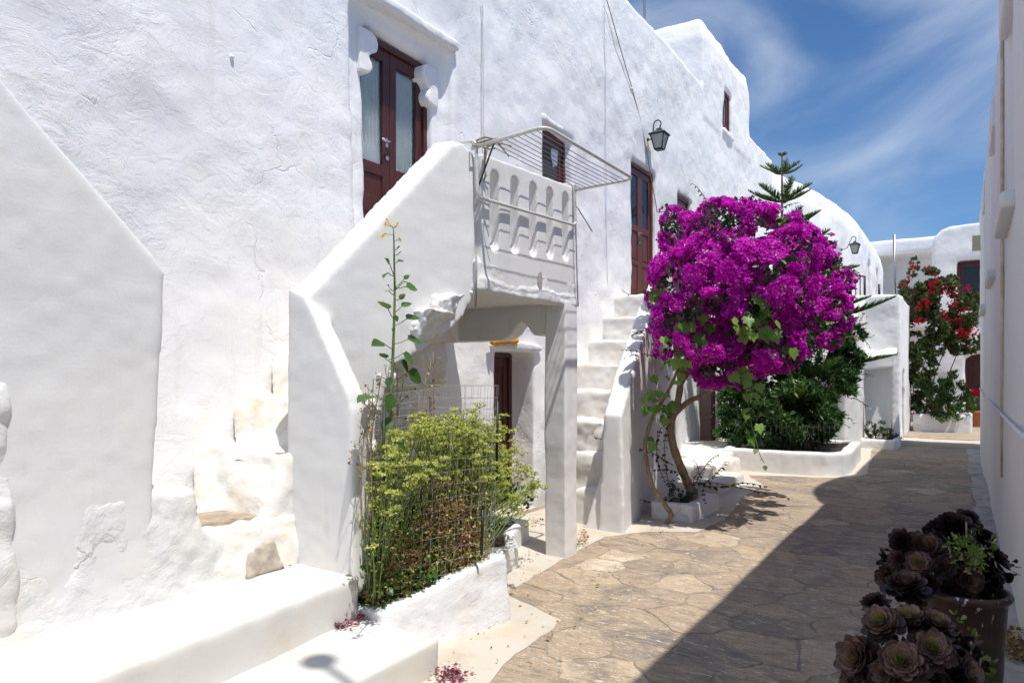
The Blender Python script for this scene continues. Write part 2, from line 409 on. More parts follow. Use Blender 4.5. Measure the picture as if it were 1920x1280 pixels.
M['leaf_fresh'] = leaf_mat('fresh_succulent_leaf', [(0.0, (0.07, 0.14, 0.012)), (0.7, (0.19, 0.28, 0.03)), (1.0, (0.46, 0.40, 0.19))], 0.15, 0.4)
M['aeonium'] = leaf_mat('dark_rosette_leaf', [(0.0, (0.012, 0.007, 0.008)), (0.35, (0.045, 0.020, 0.020)), (0.58, (0.21, 0.115, 0.095)), (0.84, (0.38, 0.245, 0.175)), (0.93, (0.38, 0.34, 0.09)), (1.0, (0.33, 0.42, 0.04))], 0.08, 0.35)
M['petal_dry'] = leaf_mat('dried_bract', [(0.0, (0.16, 0.03, 0.06)), (0.6, (0.32, 0.10, 0.17)), (1.0, (0.45, 0.28, 0.22))], 0.3, 0.8, 0.2)
M['flower_yellow'] = leaf_mat('yellow_flower', [(0.0, (0.65, 0.40, 0.01)), (1.0, (0.8, 0.55, 0.03))], 0.3, 0.6)
def stem(name, c1, c2): return simple(name, c1, 0.7, 0, 0, 30, 0.2, c2)
M['stem_green'] = stem('green_stem', (0.10, 0.16, 0.04), (0.17, 0.22, 0.08))
M['stem_dry'] = stem('dry_stem', (0.22, 0.13, 0.07), (0.38, 0.28, 0.16))
M['stem_brown'] = stem('woody_stem', (0.10, 0.06, 0.035), (0.19, 0.13, 0.08))
# ------------------------------------------------------------------ many small leaves as one mesh (real blades, folded along the rib)
LEAF = (np.array([(0, 0, 0), (-.5, .42, .10), (.5, .42, .10), (0, 1, -.10), (0, .46, -.03)], float), [(0, 2, 4), (2, 3, 4), (0, 4, 1), (4, 3, 1)])
BLADE = (np.array([(-.5, 0, 0), (.5, 0, 0), (.32, .6, .03), (-.32, .6, .03), (0, 1, 0)], float), [(0, 1, 2, 3), (3, 2, 4)])
def _bract3():
    V, Fc = [], []
    for k in range(3):
        a = 2 * math.pi * k / 3; ca, sa = math.cos(a), math.sin(a); o = len(V)
        for r, w, z in ((0.05, 0, 0.0), (.55, -.46, .42), (.55, .46, .42), (1.0, 0, .50), (.55, 0, .22)):
            V.append((r * ca - w * sa, r * sa + w * ca, z))
        Fc += [(o, o + 2, o + 4), (o + 2, o + 3, o + 4), (o, o + 4, o + 1), (o + 4, o + 3, o + 1)]
    return np.array(V), Fc
BRACT = _bract3()
def leafmesh(name, P, D, Nn, size, width, tint, tpl=LEAF, tint_off=None):
    """P positions, D leaf directions, Nn rough normals (n x 3); size/width/tint arrays"""
    P = np.asarray(P, float); n = len(P)
    D = np.asarray(D, float); D = D / np.maximum(np.linalg.norm(D, axis=1, keepdims=True), 1e-9)
    Nn = np.asarray(Nn, float); S = np.cross(D, Nn); l = np.linalg.norm(S, axis=1, keepdims=True)
    bad = l[:, 0] < 1e-5
    if bad.any(): S[bad] = np.cross(D[bad], np.array([0.31, 0.77, 0.55])); l = np.linalg.norm(S, axis=1, keepdims=True)
    S = S / l; Z = np.cross(S, D)
    size = np.broadcast_to(size, n); width = np.broadcast_to(width, n)
    T, F = tpl; k = len(T)
    V = P[:, None, :] + size[:, None, None] * (T[None, :, 0, None] * width[:, None, None] * S[:, None, :] + T[None, :, 1, None] * D[:, None, :] + T[None, :, 2, None] * Z[:, None, :])
    V = V.reshape(-1, 3)
    fl = np.array([i for f in F for i in f]); ln = np.array([len(f) for f in F])
    loops = (fl[None, :] + (np.arange(n) * k)[:, None]).ravel()
    tot = np.tile(ln, n); st = np.concatenate([[0], np.cumsum(tot)[:-1]])
    me = bpy.data.meshes.new(name)
    me.vertices.add(len(V)); me.vertices.foreach_set('co', V.ravel())
    me.loops.add(len(loops)); me.loops.foreach_set('vertex_index', loops)
    me.polygons.add(len(tot)); me.polygons.foreach_set('loop_start', st); me.polygons.foreach_set('loop_total', tot)
    a = me.attributes.new('tint', 'FLOAT', 'POINT'); tv_ = np.repeat(np.broadcast_to(tint, n), k)
    if tint_off is not None: tv_ = np.clip(tv_ + np.tile(tint_off, n), 0.01, 1)
    a.data.foreach_set('value', tv_.astype(np.float32))
    me.update(calc_edges=True); smooth(me)
    return me
def rdir(n):
    v = rng.normal(size=(n, 3)); return v / np.linalg.norm(v, axis=1, keepdims=True)
def V3(*a): return Vector(a)

# ================================================================== GROUND
def ground():
    bm = bmesh.new(); s = 120
    vs = [bm.verts.new(p) for p in ((-s, -s, -0.03), (s, -s, -0.03), (s, s, -0.03), (-s, s, -0.03))]; bm.faces.new(vs)
    o = obj('ground', bm, M['floor']); tag(o, kind='structure')
ground()

def stone_mat():
    m, nt, N, L, P = new_mat('worn_flagstone')
    oi = N.new('ShaderNodeObjectInfo')
    v = pnode(N, L)
    base = ramp(N, L, oi.outputs['Random'], [(0.0, (0.165, 0.155, 0.148)), (0.16, (0.31, 0.255, 0.195)), (0.34, (0.40, 0.32, 0.235)), (0.52, (0.25, 0.22, 0.19)),
                                             (0.70, (0.44, 0.34, 0.235)), (0.86, (0.35, 0.285, 0.215)), (0.94, (0.52, 0.43, 0.31)), (1.0, (0.66, 0.58, 0.47))])
    lay = pnode(N, L, (1.0, 3.4, 1), (0, 0, math.radians(28)))
    # tones that run across neighbouring stones, then slaty layers, whitewash smears and grit
    c = mixc(N, L, ramp(N, L, noise(N, L, v, 1.1, 6, 0.66, 0.8), [(0.44, 0.0), (0.60, 0.7)]), base, (0.37, 0.295, 0.215))
    c = mixc(N, L, ramp(N, L, noise(N, L, v, 2.4, 8, 0.7, 1.0), [(0.36, 0.8), (0.50, 0.0)]), c, (0.155, 0.145, 0.138))
    c = mixc(N, L, ramp(N, L, noise(N, L, lay, 5, 8, 0.72, 1.0), [(0.50, 0.0), (0.62, 0.75)]), c, (0.46, 0.355, 0.245))
    c = mixc(N, L, ramp(N, L, noise(N, L, lay, 12, 8, 0.76, 0.8), [(0.36, 0.75), (0.47, 0.0)]), c, (0.125, 0.105, 0.09))
    c = mixc(N, L, ramp(N, L, noise(N, L, lay, 6.5, 8, 0.80, 1.2), [(0.570, 0.0), (0.605, 0.85)]), c, (0.68, 0.62, 0.53))
    c = mixc(N, L, ramp(N, L, noise(N, L, v, 90, 3, 0.6), [(0.36, 0.4), (0.55, 0.0)]), c, (0.14, 0.12, 0.10))
    c = mixc(N, L, 1.0, c, (1.19, 1.155, 1.13), 'MULTIPLY')
    L.new(c, P.inputs['Base Color']); P.inputs['Roughness'].default_value = 0.78; P.inputs['Specular IOR Level'].default_value = 0.3
    nb = bump(N, L, noise(N, L, lay, 6, 7, 0.68, 0.8), 0.75, 0.02)
    nb = bump(N, L, noise(N, L, v, 60, 4, 0.6), 0.35, 0.004, nb)
    L.new(nb, P.inputs['Normal'])
    return m
def mortar_mat():
    m, nt, N, L, P = new_mat('cement_joint')
    v = pnode(N, L)
    c = mixc(N, L, ramp(N, L, noise(N, L, v, 1.6, 6, 0.65), [(0.38, 0.0), (0.60, 1.0)]), (0.235, 0.195, 0.155), (0.37, 0.295, 0.215))
    c = mixc(N, L, ramp(N, L, noise(N, L, v, 2.6, 7, 0.75, 0.8), [(0.56, 0.0), (0.62, 0.75)]), c, (0.60, 0.53, 0.43))
    c = mixc(N, L, ramp(N, L, noise(N, L, v, 9, 5, 0.7), [(0.42, 0.6), (0.50, 0.0)]), c, (0.17, 0.15, 0.13))
    L.new(c, P.inputs['Base Color']); P.inputs['Roughness'].default_value = 0.9
    L.new(bump(N, L, noise(N, L, v, 30, 6, 0.7), 0.7, 0.008), P.inputs['Normal'])
    return m
M['stone'] = stone_mat(); M['mortar'] = mortar_mat()

def clip(poly, a, b):                     # keep the side of the bisector nearer to a
    mx, my = (a[0] + b[0]) / 2, (a[1] + b[1]) / 2; nx, ny = b[0] - a[0], b[1] - a[1]
    out = []
    for i in range(len(poly)):
        p, q = poly[i], poly[(i + 1) % len(poly)]
        dp = (p[0] - mx) * nx + (p[1] - my) * ny; dq = (q[0] - mx) * nx + (q[1] - my) * ny
        if dp <= 0: out.append(p)
        if dp * dq < 0:
            t = dp / (dp - dq); out.append((p[0] + t * (q[0] - p[0]), p[1] + t * (q[1] - p[1])))
    return out
def n1d(s, k): return float(vnoise(np.array([[s, k * 7.31, 0.5]]), 1.0, 9)[0])
def paving():
    X0, X1, Y0, Y1 = -3.25, 0.11, 1.1, 17.3
    par = thing('alley_paving', 'worn irregular grey and tan flagstones laid along the floor of the alley', 'paving', (0, 0, 0)); tag(par, kind='structure')
    del par['category']
    bm = bmesh.new()
    vs = [bm.verts.new(p) for p in ((X0 - .9, Y0 - 3, -0.0015), (X1 + .03, Y0 - 3, -0.0015), (X1 + .03, Y1, -0.0015), (X0 - .9, Y1, -0.0015))]; bm.faces.new(vs)
    obj('mortar_bed', bm, M['mortar'], par)
    pts = []; R = random.Random(5); tries = 0
    while len(pts) < 292 and tries < 60000:
        tries += 1
        x, y = R.uniform(X0, X1), R.uniform(Y0, Y1)
        r = (0.25 if y < 8 else 0.34) * R.choice((0.5, 0.7, 1.0, 1.0, 1.3, 1.5))
        if all(((x - p[0]) / 1.35) ** 2 + (y - p[1]) ** 2 > ((r + p[2]) / 2 * 1.12) ** 2 for p in pts): pts.append((x, y, r))
    for i, a in enumerate(pts):
        poly = [(X0, Y0), (X1, Y0), (X1, Y1), (X0, Y1)]
        for j, b in enumerate(pts):
            if i != j and abs(b[0] - a[0]) < 2.2 and abs(b[1] - a[1]) < 2.2:
                poly = clip(poly, a, b)
                if len(poly) < 3: break
        if len(poly) < 3: continue
        cx = sum(p[0] for p in poly) / len(poly); cy = sum(p[1] for p in poly) / len(poly)
        fine = []
        for k in range(len(poly)):
            p, q = poly[k], poly[(k + 1) % len(poly)]; l = math.dist(p, q); m = max(1, min(7, int(l / 0.06)))
            for s in range(m):
                f = s / m; fine.append((p[0] + f * (q[0] - p[0]), p[1] + f * (q[1] - p[1])))
        out = []
        for (x, y) in fine:
            d = math.dist((x, y), (cx, cy)) or 1e-3; g = R.uniform(0.002, 0.016)
            k = max(0.2, 1 - g / d); out.append((cx + (x - cx) * k + R.uniform(-.013, .013), cy + (y - cy) * k + R.uniform(-.013, .013)))
        bm = bmesh.new(); zt = R.uniform(0.0005, 0.004); tx, ty = R.uniform(-.006, .006), R.uniform(-.006, .006)
        lo = [bm.verts.new((x, y, -0.025)) for x, y in out]
        hi = [bm.verts.new((x, y, zt - 0.0015 + tx * (x - cx) + ty * (y - cy))) for x, y in out]
        ins = [bm.verts.new((cx + (x - cx) * .975, cy + (y - cy) * .975, zt + tx * (x - cx) + ty * (y - cy))) for x, y in out]
        n = len(out)
        for k in range(n):
            q = (k + 1) % n
            bm.faces.new((lo[k], lo[q], hi[q], hi[k])); bm.faces.new((hi[k], hi[q], ins[q], ins[k]))
        bm.faces.new(ins)
        bmesh.ops.recalc_face_normals(bm, faces=bm.faces)
        obj('stone', bm, M['stone'], par)
paving()

def patch(name, pts, z0, z1, mat, label=None, kind='structure', wob=0.035, step=0.07, parent=None, seed=1):
    """a whitewashed strip with an uneven painted edge; pts in metres"""
    R = random.Random(seed); out = []
    for i in range(len(pts)):
        p, q = pts[i], pts[(i + 1) % len(pts)]; l = math.dist(p, q); m = max(1, int(l / step))
        for s in range(m):
            f = s / m; x, y = p[0] + f * (q[0] - p[0]), p[1] + f * (q[1] - p[1])
            w = wob * (n1d(x * 2.3 + y * 2.1, seed) + 0.5 * n1d(x * 7 + y * 6, seed + 1)) + R.uniform(-.008, .008)
            nx, ny = (q[1] - p[1]) / l, -(q[0] - p[0]) / l
            out.append((x + nx * w, y + ny * w))
    bm = bmesh.new(); prism(bm, out, z0, z1, 'z'); bmesh.ops.recalc_face_normals(bm, faces=bm.faces)
    o = obj(name, bm, mat, parent)
    if kind: tag(o, label, kind=kind)
    return o
def hm(*pts): return [(x * H, y * H) for x, y in pts]
patch('whitewashed_margin', hm((-2.2, 0.2), (-1.29, 0.2), (-1.285, 1.84), (-1.36, 2.45), (-1.745, 2.62), (-1.80, 3.3), (-1.82, 3.85), (-1.66, 4.12), (-1.40, 4.30), (-1.36, 4.75), (-1.42, 5.25),
      (-1.50, 5.9), (-1.48, 6.4), (-1.75, 6.95), (-1.35, 7.1), (-0.88, 7.28), (-0.80, 7.75), (-0.9, 9.2), (-1.0, 10.4), (-2.6, 10.4), (-2.6, 0.2)), -0.02, 0.009, M['floor'], seed=3)
patch('whitewashed_gutter', hm((0.085, -1), (0.30, -1), (0.30, 11.0), (0.06, 11.0), (0.055, 8.3), (0.09, 5.5), (0.10, 3.0)), -0.02, 0.012, M['grubby'], seed=8, wob=0.05)
# upper level at the end of the alley: a whitewashed step edge and sunlit paving beyond
bm = bmesh.new(); prism(bm, hm((-1.2, 10.95), (0.6, 10.95), (3, 11.0), (3, 11.45), (-1.2, 11.45)), -.05, 0.082 * H, 'z')
o = plaster('alley_step', bm, M['floor'], None, 0.04, 4, unit=1); tag(o, kind='structure')
o = patch('upper_paving', hm((-2.6, 11.44), (3.0, 11.44), (4.0, 25), (-3.2, 25)), -0.02, 0.085 * H, M['stone'], seed=5, wob=.01)

# ================================================================== LONG HOUSE ON THE LEFT
FX = -2.70
house = thing('white_house', 'long two storey whitewashed house with oxblood doors along the left side', 'house', (FX * H, 6 * H, 0))
def house_walls():
    bm = bmesh.new(); box(bm, -4.2, FX, -1.5, 12.25, -0.1, 4.60); loft(bm, [[(x0, y0, z), (x1, y0, z), (x1, y1, z), (x0, y1, z)] for z, x0, x1, y0, y1 in ((4.2, -3.9, FX + .012, 8.52, 10.72), (5.22, -3.9, FX + .012, 8.52, 10.72), (5.42, -3.85, FX - .03, 8.57, 10.66), (5.52, -3.75, FX - .11, 8.68, 10.55), (5.56, -3.6, FX - .25, 8.85, 10.38))])
    cut = bmesh.new()
    for y0, y1, z0, z1, d in ((2.623, 3.471, 1.42, 3.03, .07), (2.776, 3.355, 1.40, 2.93, .17), (4.60, 5.07, 2.45, 2.93, .10), (3.94, 4.47, -.05, 1.165, .25),
                              (6.31, 6.95, 1.66, 3.10, .09), (7.62, 8.10, 2.45, 3.06, .10), (8.43, 9.20, -.05, 1.25, .055), (9.40, 9.76, 4.30, 4.86, .10)):
        box(cut, FX - d, FX + .2, y0, y1, z0, z1)
    plaster('wall', bm, M['facade'], house, 0.042, 2, ((0.9, 0.030), (2.6, 0.016), (7., 0.008), (15, .003)), cut=cut)
    # hood over the first door, chipped along its edge
    bm = bmesh.new(); box(bm, FX - .08, FX + .035, 2.60, 3.50, 3.032, 3.09)
    plaster('door_hood', bm, M['rough'], house, 0.018, 2, ((3, .012), (12, .008), (30, .004)))
    # scalloped brackets under the lintel
    for ys, sg in ((2.776, 1), (3.355, -1)):
        prof = [(-.05, 2.66), (0, 2.665), (.035, 2.675), (.055, 2.70), (.05, 2.735), (.028, 2.76), (.05, 2.79), (.088, 2.81), (.098, 2.85), (.085, 2.89), (.05, 2.905), (-.05, 2.905)]
        bm = bmesh.new(); prism(bm, [(ys + sg * a, z) for a, z in prof], FX - .165, FX - .062, 'x')
        plaster('bracket', bm, M['facade'], house, 0.011, 3, ((4, .004), (15, .003)))
house_walls()
for u, v, r in ((435, 107, .020), (1183, 166, .026)):
    bm = bmesh.new(); ball(bm, px(u, v, x=(FX + .008) * H), r, sub=2); plaster('wall_knob', bm, M['facade'], house, .010, 1, ((14, .006),), unit=1)

def place(bm, o, facing):
    """local (a along the wall to the right-hand side seen from outside.., d outwards, z) -> world"""
    for v in bm.verts:
        a, d, z = v.co
        if facing == '+x': v.co = (o[0] + d, o[1] + a, o[2] + z)
        elif facing == '-y': v.co = (o[0] + a, o[1] - d, o[2] + z)
        elif facing == '-x': v.co = (o[0] - d, o[1] + a, o[2] + z)
def bx(lst):
    bm = bmesh.new()
    for b in lst: box(bm, *b)
    bmesh.ops.bevel(bm, geom=bm.edges[:], offset=0.004, segments=1, affect='EDGES', clamp_overlap=True)
    bmesh.ops.recalc_face_normals(bm, faces=bm.faces)
    return bm
def joinery(parent, kind, o, w, h, facing='+x', leaves=2, glazed=0.5, mat='door', pane='glass', curt=True, handle=True, hz=1.05, frame=0.055, lbl=None, panels=2, hside=1):
    """painted joinery set in an opening; o = lower corner in metres, w x h its size, leaf plane at d=0"""
    m = M[mat]
    f = bx([(0, frame, -.02, .045, 0, h), (w - frame, w, -.02, .045, 0, h), (frame, w - frame, -.02, .045, h - frame, h), (frame, w - frame, -.02, .03, 0, .03)])
    place(f, o, facing); root = obj(kind, f, m, parent)
    if lbl: root['label'] = lbl
    lw = (w - 2 * frame) / leaves; st = min(0.085, lw * .22)
    for k in range(leaves):
        a0 = frame + k * lw + .003; a1 = frame + (k + 1) * lw - .003; z0 = .034; z1 = h - frame - .004
        parts = [(a0, a0 + st, -.015, .02, z0, z1), (a1 - st, a1, -.015, .02, z0, z1), (a0 + st, a1 - st, -.015, .02, z0, z0 + .12), (a0 + st, a1 - st, -.015, .02, z1 - .10, z1)]
        zg = z0 + (z1 - z0) * (1 - glazed) if glazed else z1 - .1
        if glazed and glazed < .95: parts.append((a0 + st, a1 - st, -.015, .02, zg - .10, zg))
        if glazed < .95:
            zz = [z0 + .12 + (zg - .10 - z0 - .12) * i / panels for i in range(panels + 1)] if glazed else [z0 + .12 + (z1 - .1 - z0 - .12) * i / panels for i in range(panels + 1)]
            for i in range(panels):
                if i: parts.append((a0 + st, a1 - st, -.015, .02, zz[i] - .035, zz[i] + .035))
                parts.append((a0 + st - .004, a1 - st + .004, -.012, .004, zz[i] - .002, zz[i + 1] + .002))
                parts.append((a0 + st + .03, a1 - st - .03, -.012, .013, zz[i] + .065, zz[i + 1] - .065))
        b = bx(parts); place(b, o, facing); obj('leaf' if kind == 'door' else 'sash', b, m, root)
        if glazed:
            zb = zg if glazed < .95 else z0 + .12
            b = bmesh.new(); box(b, a0 + st - .004, a1 - st + .004, .000, .005, zb - .004, z1 - .096); place(b, o, facing); obj('pane', b, M[pane], root)
            if curt:
                b = bmesh.new(); n = 22; aa = [a0 + st + (a1 - a0 - 2 * st) * i / n for i in range(n + 1)]
                r0 = []; r1 = []
                for i, a in enumerate(aa):
                    dd = -.030 + .010 * math.sin(i * 1.9) + .004 * math.sin(i * 4.3)
                    r0.append(b.verts.new((a, dd, zb))); r1.append(b.verts.new((a, dd, z1 - .1)))
                for i in range(n): b.faces.new((r0[i], r0[i + 1], r1[i + 1], r1[i]))
                place(b, o, facing); c = obj('curtain', b, M['curtain'], root); smooth(c.data)
    if handle:
        a = w / 2 + (-.045 if leaves == 2 else hside * (w / 2 - frame - .05)); b = bmesh.new()
        box(b, a - .018, a + .018, .02, .028, hz - .03, hz + .05)
        tube(b, [(a, .025, hz + .01), (a, .065, hz + .01), (a - .10 * (1 if hside > 0 else -1), .068, hz + .012)], .010, 8)
        bmesh.ops.recalc_face_normals(b, faces=b.faces)
        place(b, o, facing); obj('handle', b, M['metal'], root)
        b = bmesh.new()
        bmesh.ops.create_cone(b, segments=12, radius1=.022, radius2=.022, depth=.012, cap_ends=True, matrix=Matrix.Translation((a, .027, hz - .13)) @ Matrix.Rotation(math.pi / 2, 4, 'X'))
        bmesh.ops.recalc_face_normals(b, faces=b.faces)
        place(b, o, facing); obj('lock_plate', b, M['metal'], root)
    return root
def hj(kind, y0, y1, z0, z1, dep, **k):
    return joinery(house, kind, ((FX - dep) * H, y0 * H, z0 * H), (y1 - y0) * H, (z1 - z0) * H, **k)
hj('door', 2.715, 3.37, 1.52, 2.925, .150, glazed=.50, hz=1.28, lbl='upstairs double door with lace curtains behind both panes', mat='door')
w1 = hj('window', 4.61, 5.06, 2.46, 2.92, .085, leaves=1, glazed=.97, pane='screen', curt=False, handle=False, lbl='window with brown frame and dark screen above the balcony')
hj('door', 3.95, 4.46, 0.03, 1.155, .225, leaves=1, glazed=0, panels=1, hz=.98, hside=-1, lbl='plain dark door in the deep opening under the balcony')
hj('door', 6.32, 6.94, 1.70, 3.09, .065, glazed=.42, mat='door2', pane='darkglass', curt=False, hz=1.10, panels=2, lbl='faded brown double door at the head of the second stair')
hj('window', 7.63, 8.09, 2.46, 3.05, .07, leaves=1, glazed=.97, pane='darkglass', curt=False, handle=False, mat='door2', lbl='small dark window just above the bougainvillea')
hj('window', 9.41, 9.75, 4.31, 4.85, .05, leaves=1, glazed=.97, pane='darkglass', curt=False, handle=False, mat='door2', lbl='narrow window high in the roof room')
hj('door', 8.40, 9.06, 0.0, 1.24, .035, leaves=1, glazed=0, panels=3, mat='door2', hz=.9, lbl='brown ground floor door behind the bougainvillea trunk')
bm = bmesh.new(); box(bm, FX - .02, FX + .03, 9.33, 9.82, 4.235, 4.30)
plaster('sill', bm, M['facade'], house, 0.03, 2)
bm = bmesh.new(); prism(bm, [(3.86, 1.195), (3.90, 1.165), (4.50, 1.165), (4.545, 1.20), (4.36, 1.225), (4.1, 1.235)], FX - .02, FX + .045, 'x')
plaster('door_ledge', bm, M['rough'], house, 0.016, 3, ((4, .012), (14, .006)))
# ragged patch of bare plaster and a sprung seal over the first-floor window
bm = bmesh.new(); box(bm, FX - .05, FX + .012, 4.56, 5.14, 2.935, 2.985)
plaster('lintel', bm, M['rough'], house, 0.02, 2, ((4, .02), (14, .01), (30, .004)))
# ================================================================== NEAR STAIRCASE, BALCONY
stair = thing('outdoor_staircase', 'steep worn white staircase climbing behind a parapet to the balcony door', 'staircase', (-2.3 * H, 1.9 * H, 0))
def near_stairs():
    # two broad bottom steps on the alley side
    bm = bmesh.new(); box(bm, -2.25, -1.46, -.4, 1.805, -.05, .122)
    plaster('step', bm, M['step'], stair, 0.022, 5, ((1.5, .008), (5, .004), (14, .002)))
    bm = bmesh.new(); hexa(bm, [(-2.3, -.4, -.02), (-1.63, -.4, -.02), (-1.815, 1.79, -.02), (-2.3, 1.79, -.02), (-2.3, -.4, .275), (-1.63, -.4, .275), (-1.815, 1.79, .275), (-2.3, 1.79, .275)])
    plaster('step', bm, M['step'], stair, 0.022, 9, ((1.2, .010), (4, .005), (12, .002)))
    # worn platform slab and rough block
    bm = bmesh.new(); hexa(bm, [(-2.75, 1.2, 0), (-2.10, 1.30, 0), (-2.13, 1.80, 0), (-2.75, 1.80, 0), (-2.75, 1.2, .46), (-2.175, 1.38, .455), (-2.15, 1.80, .465), (-2.75, 1.80, .465)])
    plaster('step', bm, M['oldstep'], stair, 0.018, 7, ((2.2, .035), (6, .022), (16, .010), (34, .004)))['label'] = 'rough lowest riser with bare tan stone on its tread'
    zs = [.69, .89, 1.09, 1.29, 1.50]; ys = [1.735, 1.925, 2.12, 2.315, 2.50]
    for i, (z, y) in enumerate(zip(zs, ys)):
        xr = -2.16 + .03 * i; y2 = y + (.32 if i < 4 else .2); bm = bmesh.new(); hexa(bm, [(-2.50, y - .17, z - .36), (xr, y - .13, z - .36), (xr, y2, z - .36), (-2.62, y2, z - .36), (-2.76, y - .0, z + .02), (xr, y + .02, z - .005), (xr, y2, z), (-2.76, y2, z + .03)])
        plaster('step', bm, M['oldstep'], stair, 0.018, 8, ((2.2, .028), (6, .018), (16, .007), (30, .003)))
    # thin worn slabs let into two treads: bare stone
    def slab(pts, z, t, nm='tread_slab'):
        R = random.Random(3); bm = bmesh.new(); n = len(pts)
        q = [(x * H + R.uniform(-.006, .006), y * H + R.uniform(-.006, .006)) for x, y in pts]
        prism(bm, q, z * H - t, z * H + .006, 'z'); bmesh.ops.recalc_face_normals(bm, faces=bm.faces)
        bmesh.ops.bevel(bm, geom=bm.edges[:], offset=.004, segments=1, affect='EDGES', clamp_overlap=True)
        obj(nm, bm, M['barestone'], stair)
    # fin at the foot of the parapet, then the parapet itself
    bm = bmesh.new()
    fin = [(-2.185, .2), (-1.835, .2), (-1.835, .86), (-1.86, .93), (-2.06, 1.25), (-2.10, 1.30), (-2.185, 1.335)]
    prism(bm, fin, 1.775, 1.86, 'y')
    secs = []
    for y, zb, zt in ((1.79, .2, 1.315), (2.0, .2, 1.56), (2.045, .2, 1.61), (2.05, .80, 1.615), (2.085, .90, 1.66), (2.115, 1.02, 1.70), (2.26, 1.10, 1.875), (2.38, 1.19, 2.015), (2.43, 1.235, 2.035), (2.50, 1.36, 1.985)):
        xo = -2.085 + (y - 1.78) / .71 * .275; xi = xo - .115
        secs.append([(xi, y, zb), (xo, y, zb), (xo, y, zt - .02), (xi, y, zt)])
    loft(bm, secs)
    plaster('parapet', bm, M['smooth'], stair, 0.017, 7, ((1.6, .010), (5, .004), (16, .0015)))
    # inner wall that closes the well below the flight, seen between the plants
    bm = bmesh.new(); box(bm, -2.72, -2.12, 1.95, 2.35, 0, .60); box(bm, -2.30, -2.05, 2.0, 2.10, 0, .66)
    plaster('stair_core', bm, M['rough'], stair, 0.03, 3, ((2, .03), (6, .02), (18, .008)))
    # rough whitewashed boulder built into the underside of the flight, and broken edges below it
    bm = bmesh.new(); hexa(bm, [(-2.05, 2.21, 1.09), (-1.93, 2.22, 1.10), (-1.94, 2.29, 1.12), (-2.05, 2.31, 1.12), (-2.05, 2.18, 1.285), (-1.82, 2.20, 1.27), (-1.80, 2.37, 1.255), (-2.02, 2.39, 1.29)])
    hexa(bm, [(-2.02, 2.30, 1.16), (-1.88, 2.32, 1.18), (-1.86, 2.46, 1.26), (-2.0, 2.46, 1.26), (-2.02, 2.28, 1.34), (-1.83, 2.3, 1.32), (-1.815, 2.5, 1.37), (-2.0, 2.5, 1.37)])
    plaster('rubble', bm, M['rough'], stair, 0.010, 9, ((5, .030), (13, .022), (30, .014), (62, .008)))
    for (c, r, s) in (((-1.985, 2.10, .985), .06, (.6, 1, .9)), ((-2.0, 2.035, .86), .05, (.6, 1, 1.3)), ((-2.01, 2.03, .70), .05, (.6, .9, 1.8)), ((-2.01, 2.05, .5), .05, (.6, .8, 2.2))):
        bm = bmesh.new(); ball(bm, c, r, *s, sub=3)
        plaster('rubble', bm, M['rough'], stair, 0.010, 0, ((5, .030), (13, .022), (30, .014), (62, .008)))
    R = random.Random(2)
    slab([(-2.40, 1.44), (-2.33, 1.41), (-2.25, 1.45), (-2.205, 1.54), (-2.20, 1.64), (-2.235, 1.70), (-2.32, 1.72), (-2.40, 1.66), (-2.44, 1.55)], .468, .03)
    slab([(-2.33, 1.775), (-2.22, 1.76), (-2.15, 1.78), (-2.13, 1.83), (-2.2, 1.85), (-2.31, 1.83)], .688, .02)
    # bare stone in the rough riser
    bm = bmesh.new(); hexa(bm, [(-2.16, 1.53, .275), (-2.098, 1.53, .275), (-2.098, 1.69, .285), (-2.16, 1.69, .285), (-2.17, 1.56, .36), (-2.126, 1.56, .36), (-2.122, 1.66, .385), (-2.17, 1.66, .385)])
    plaster('riser_stone', bm, M['lightstone'], stair, 0.010, 3, ((8, .012), (20, .010), (40, .005)))
near_stairs()

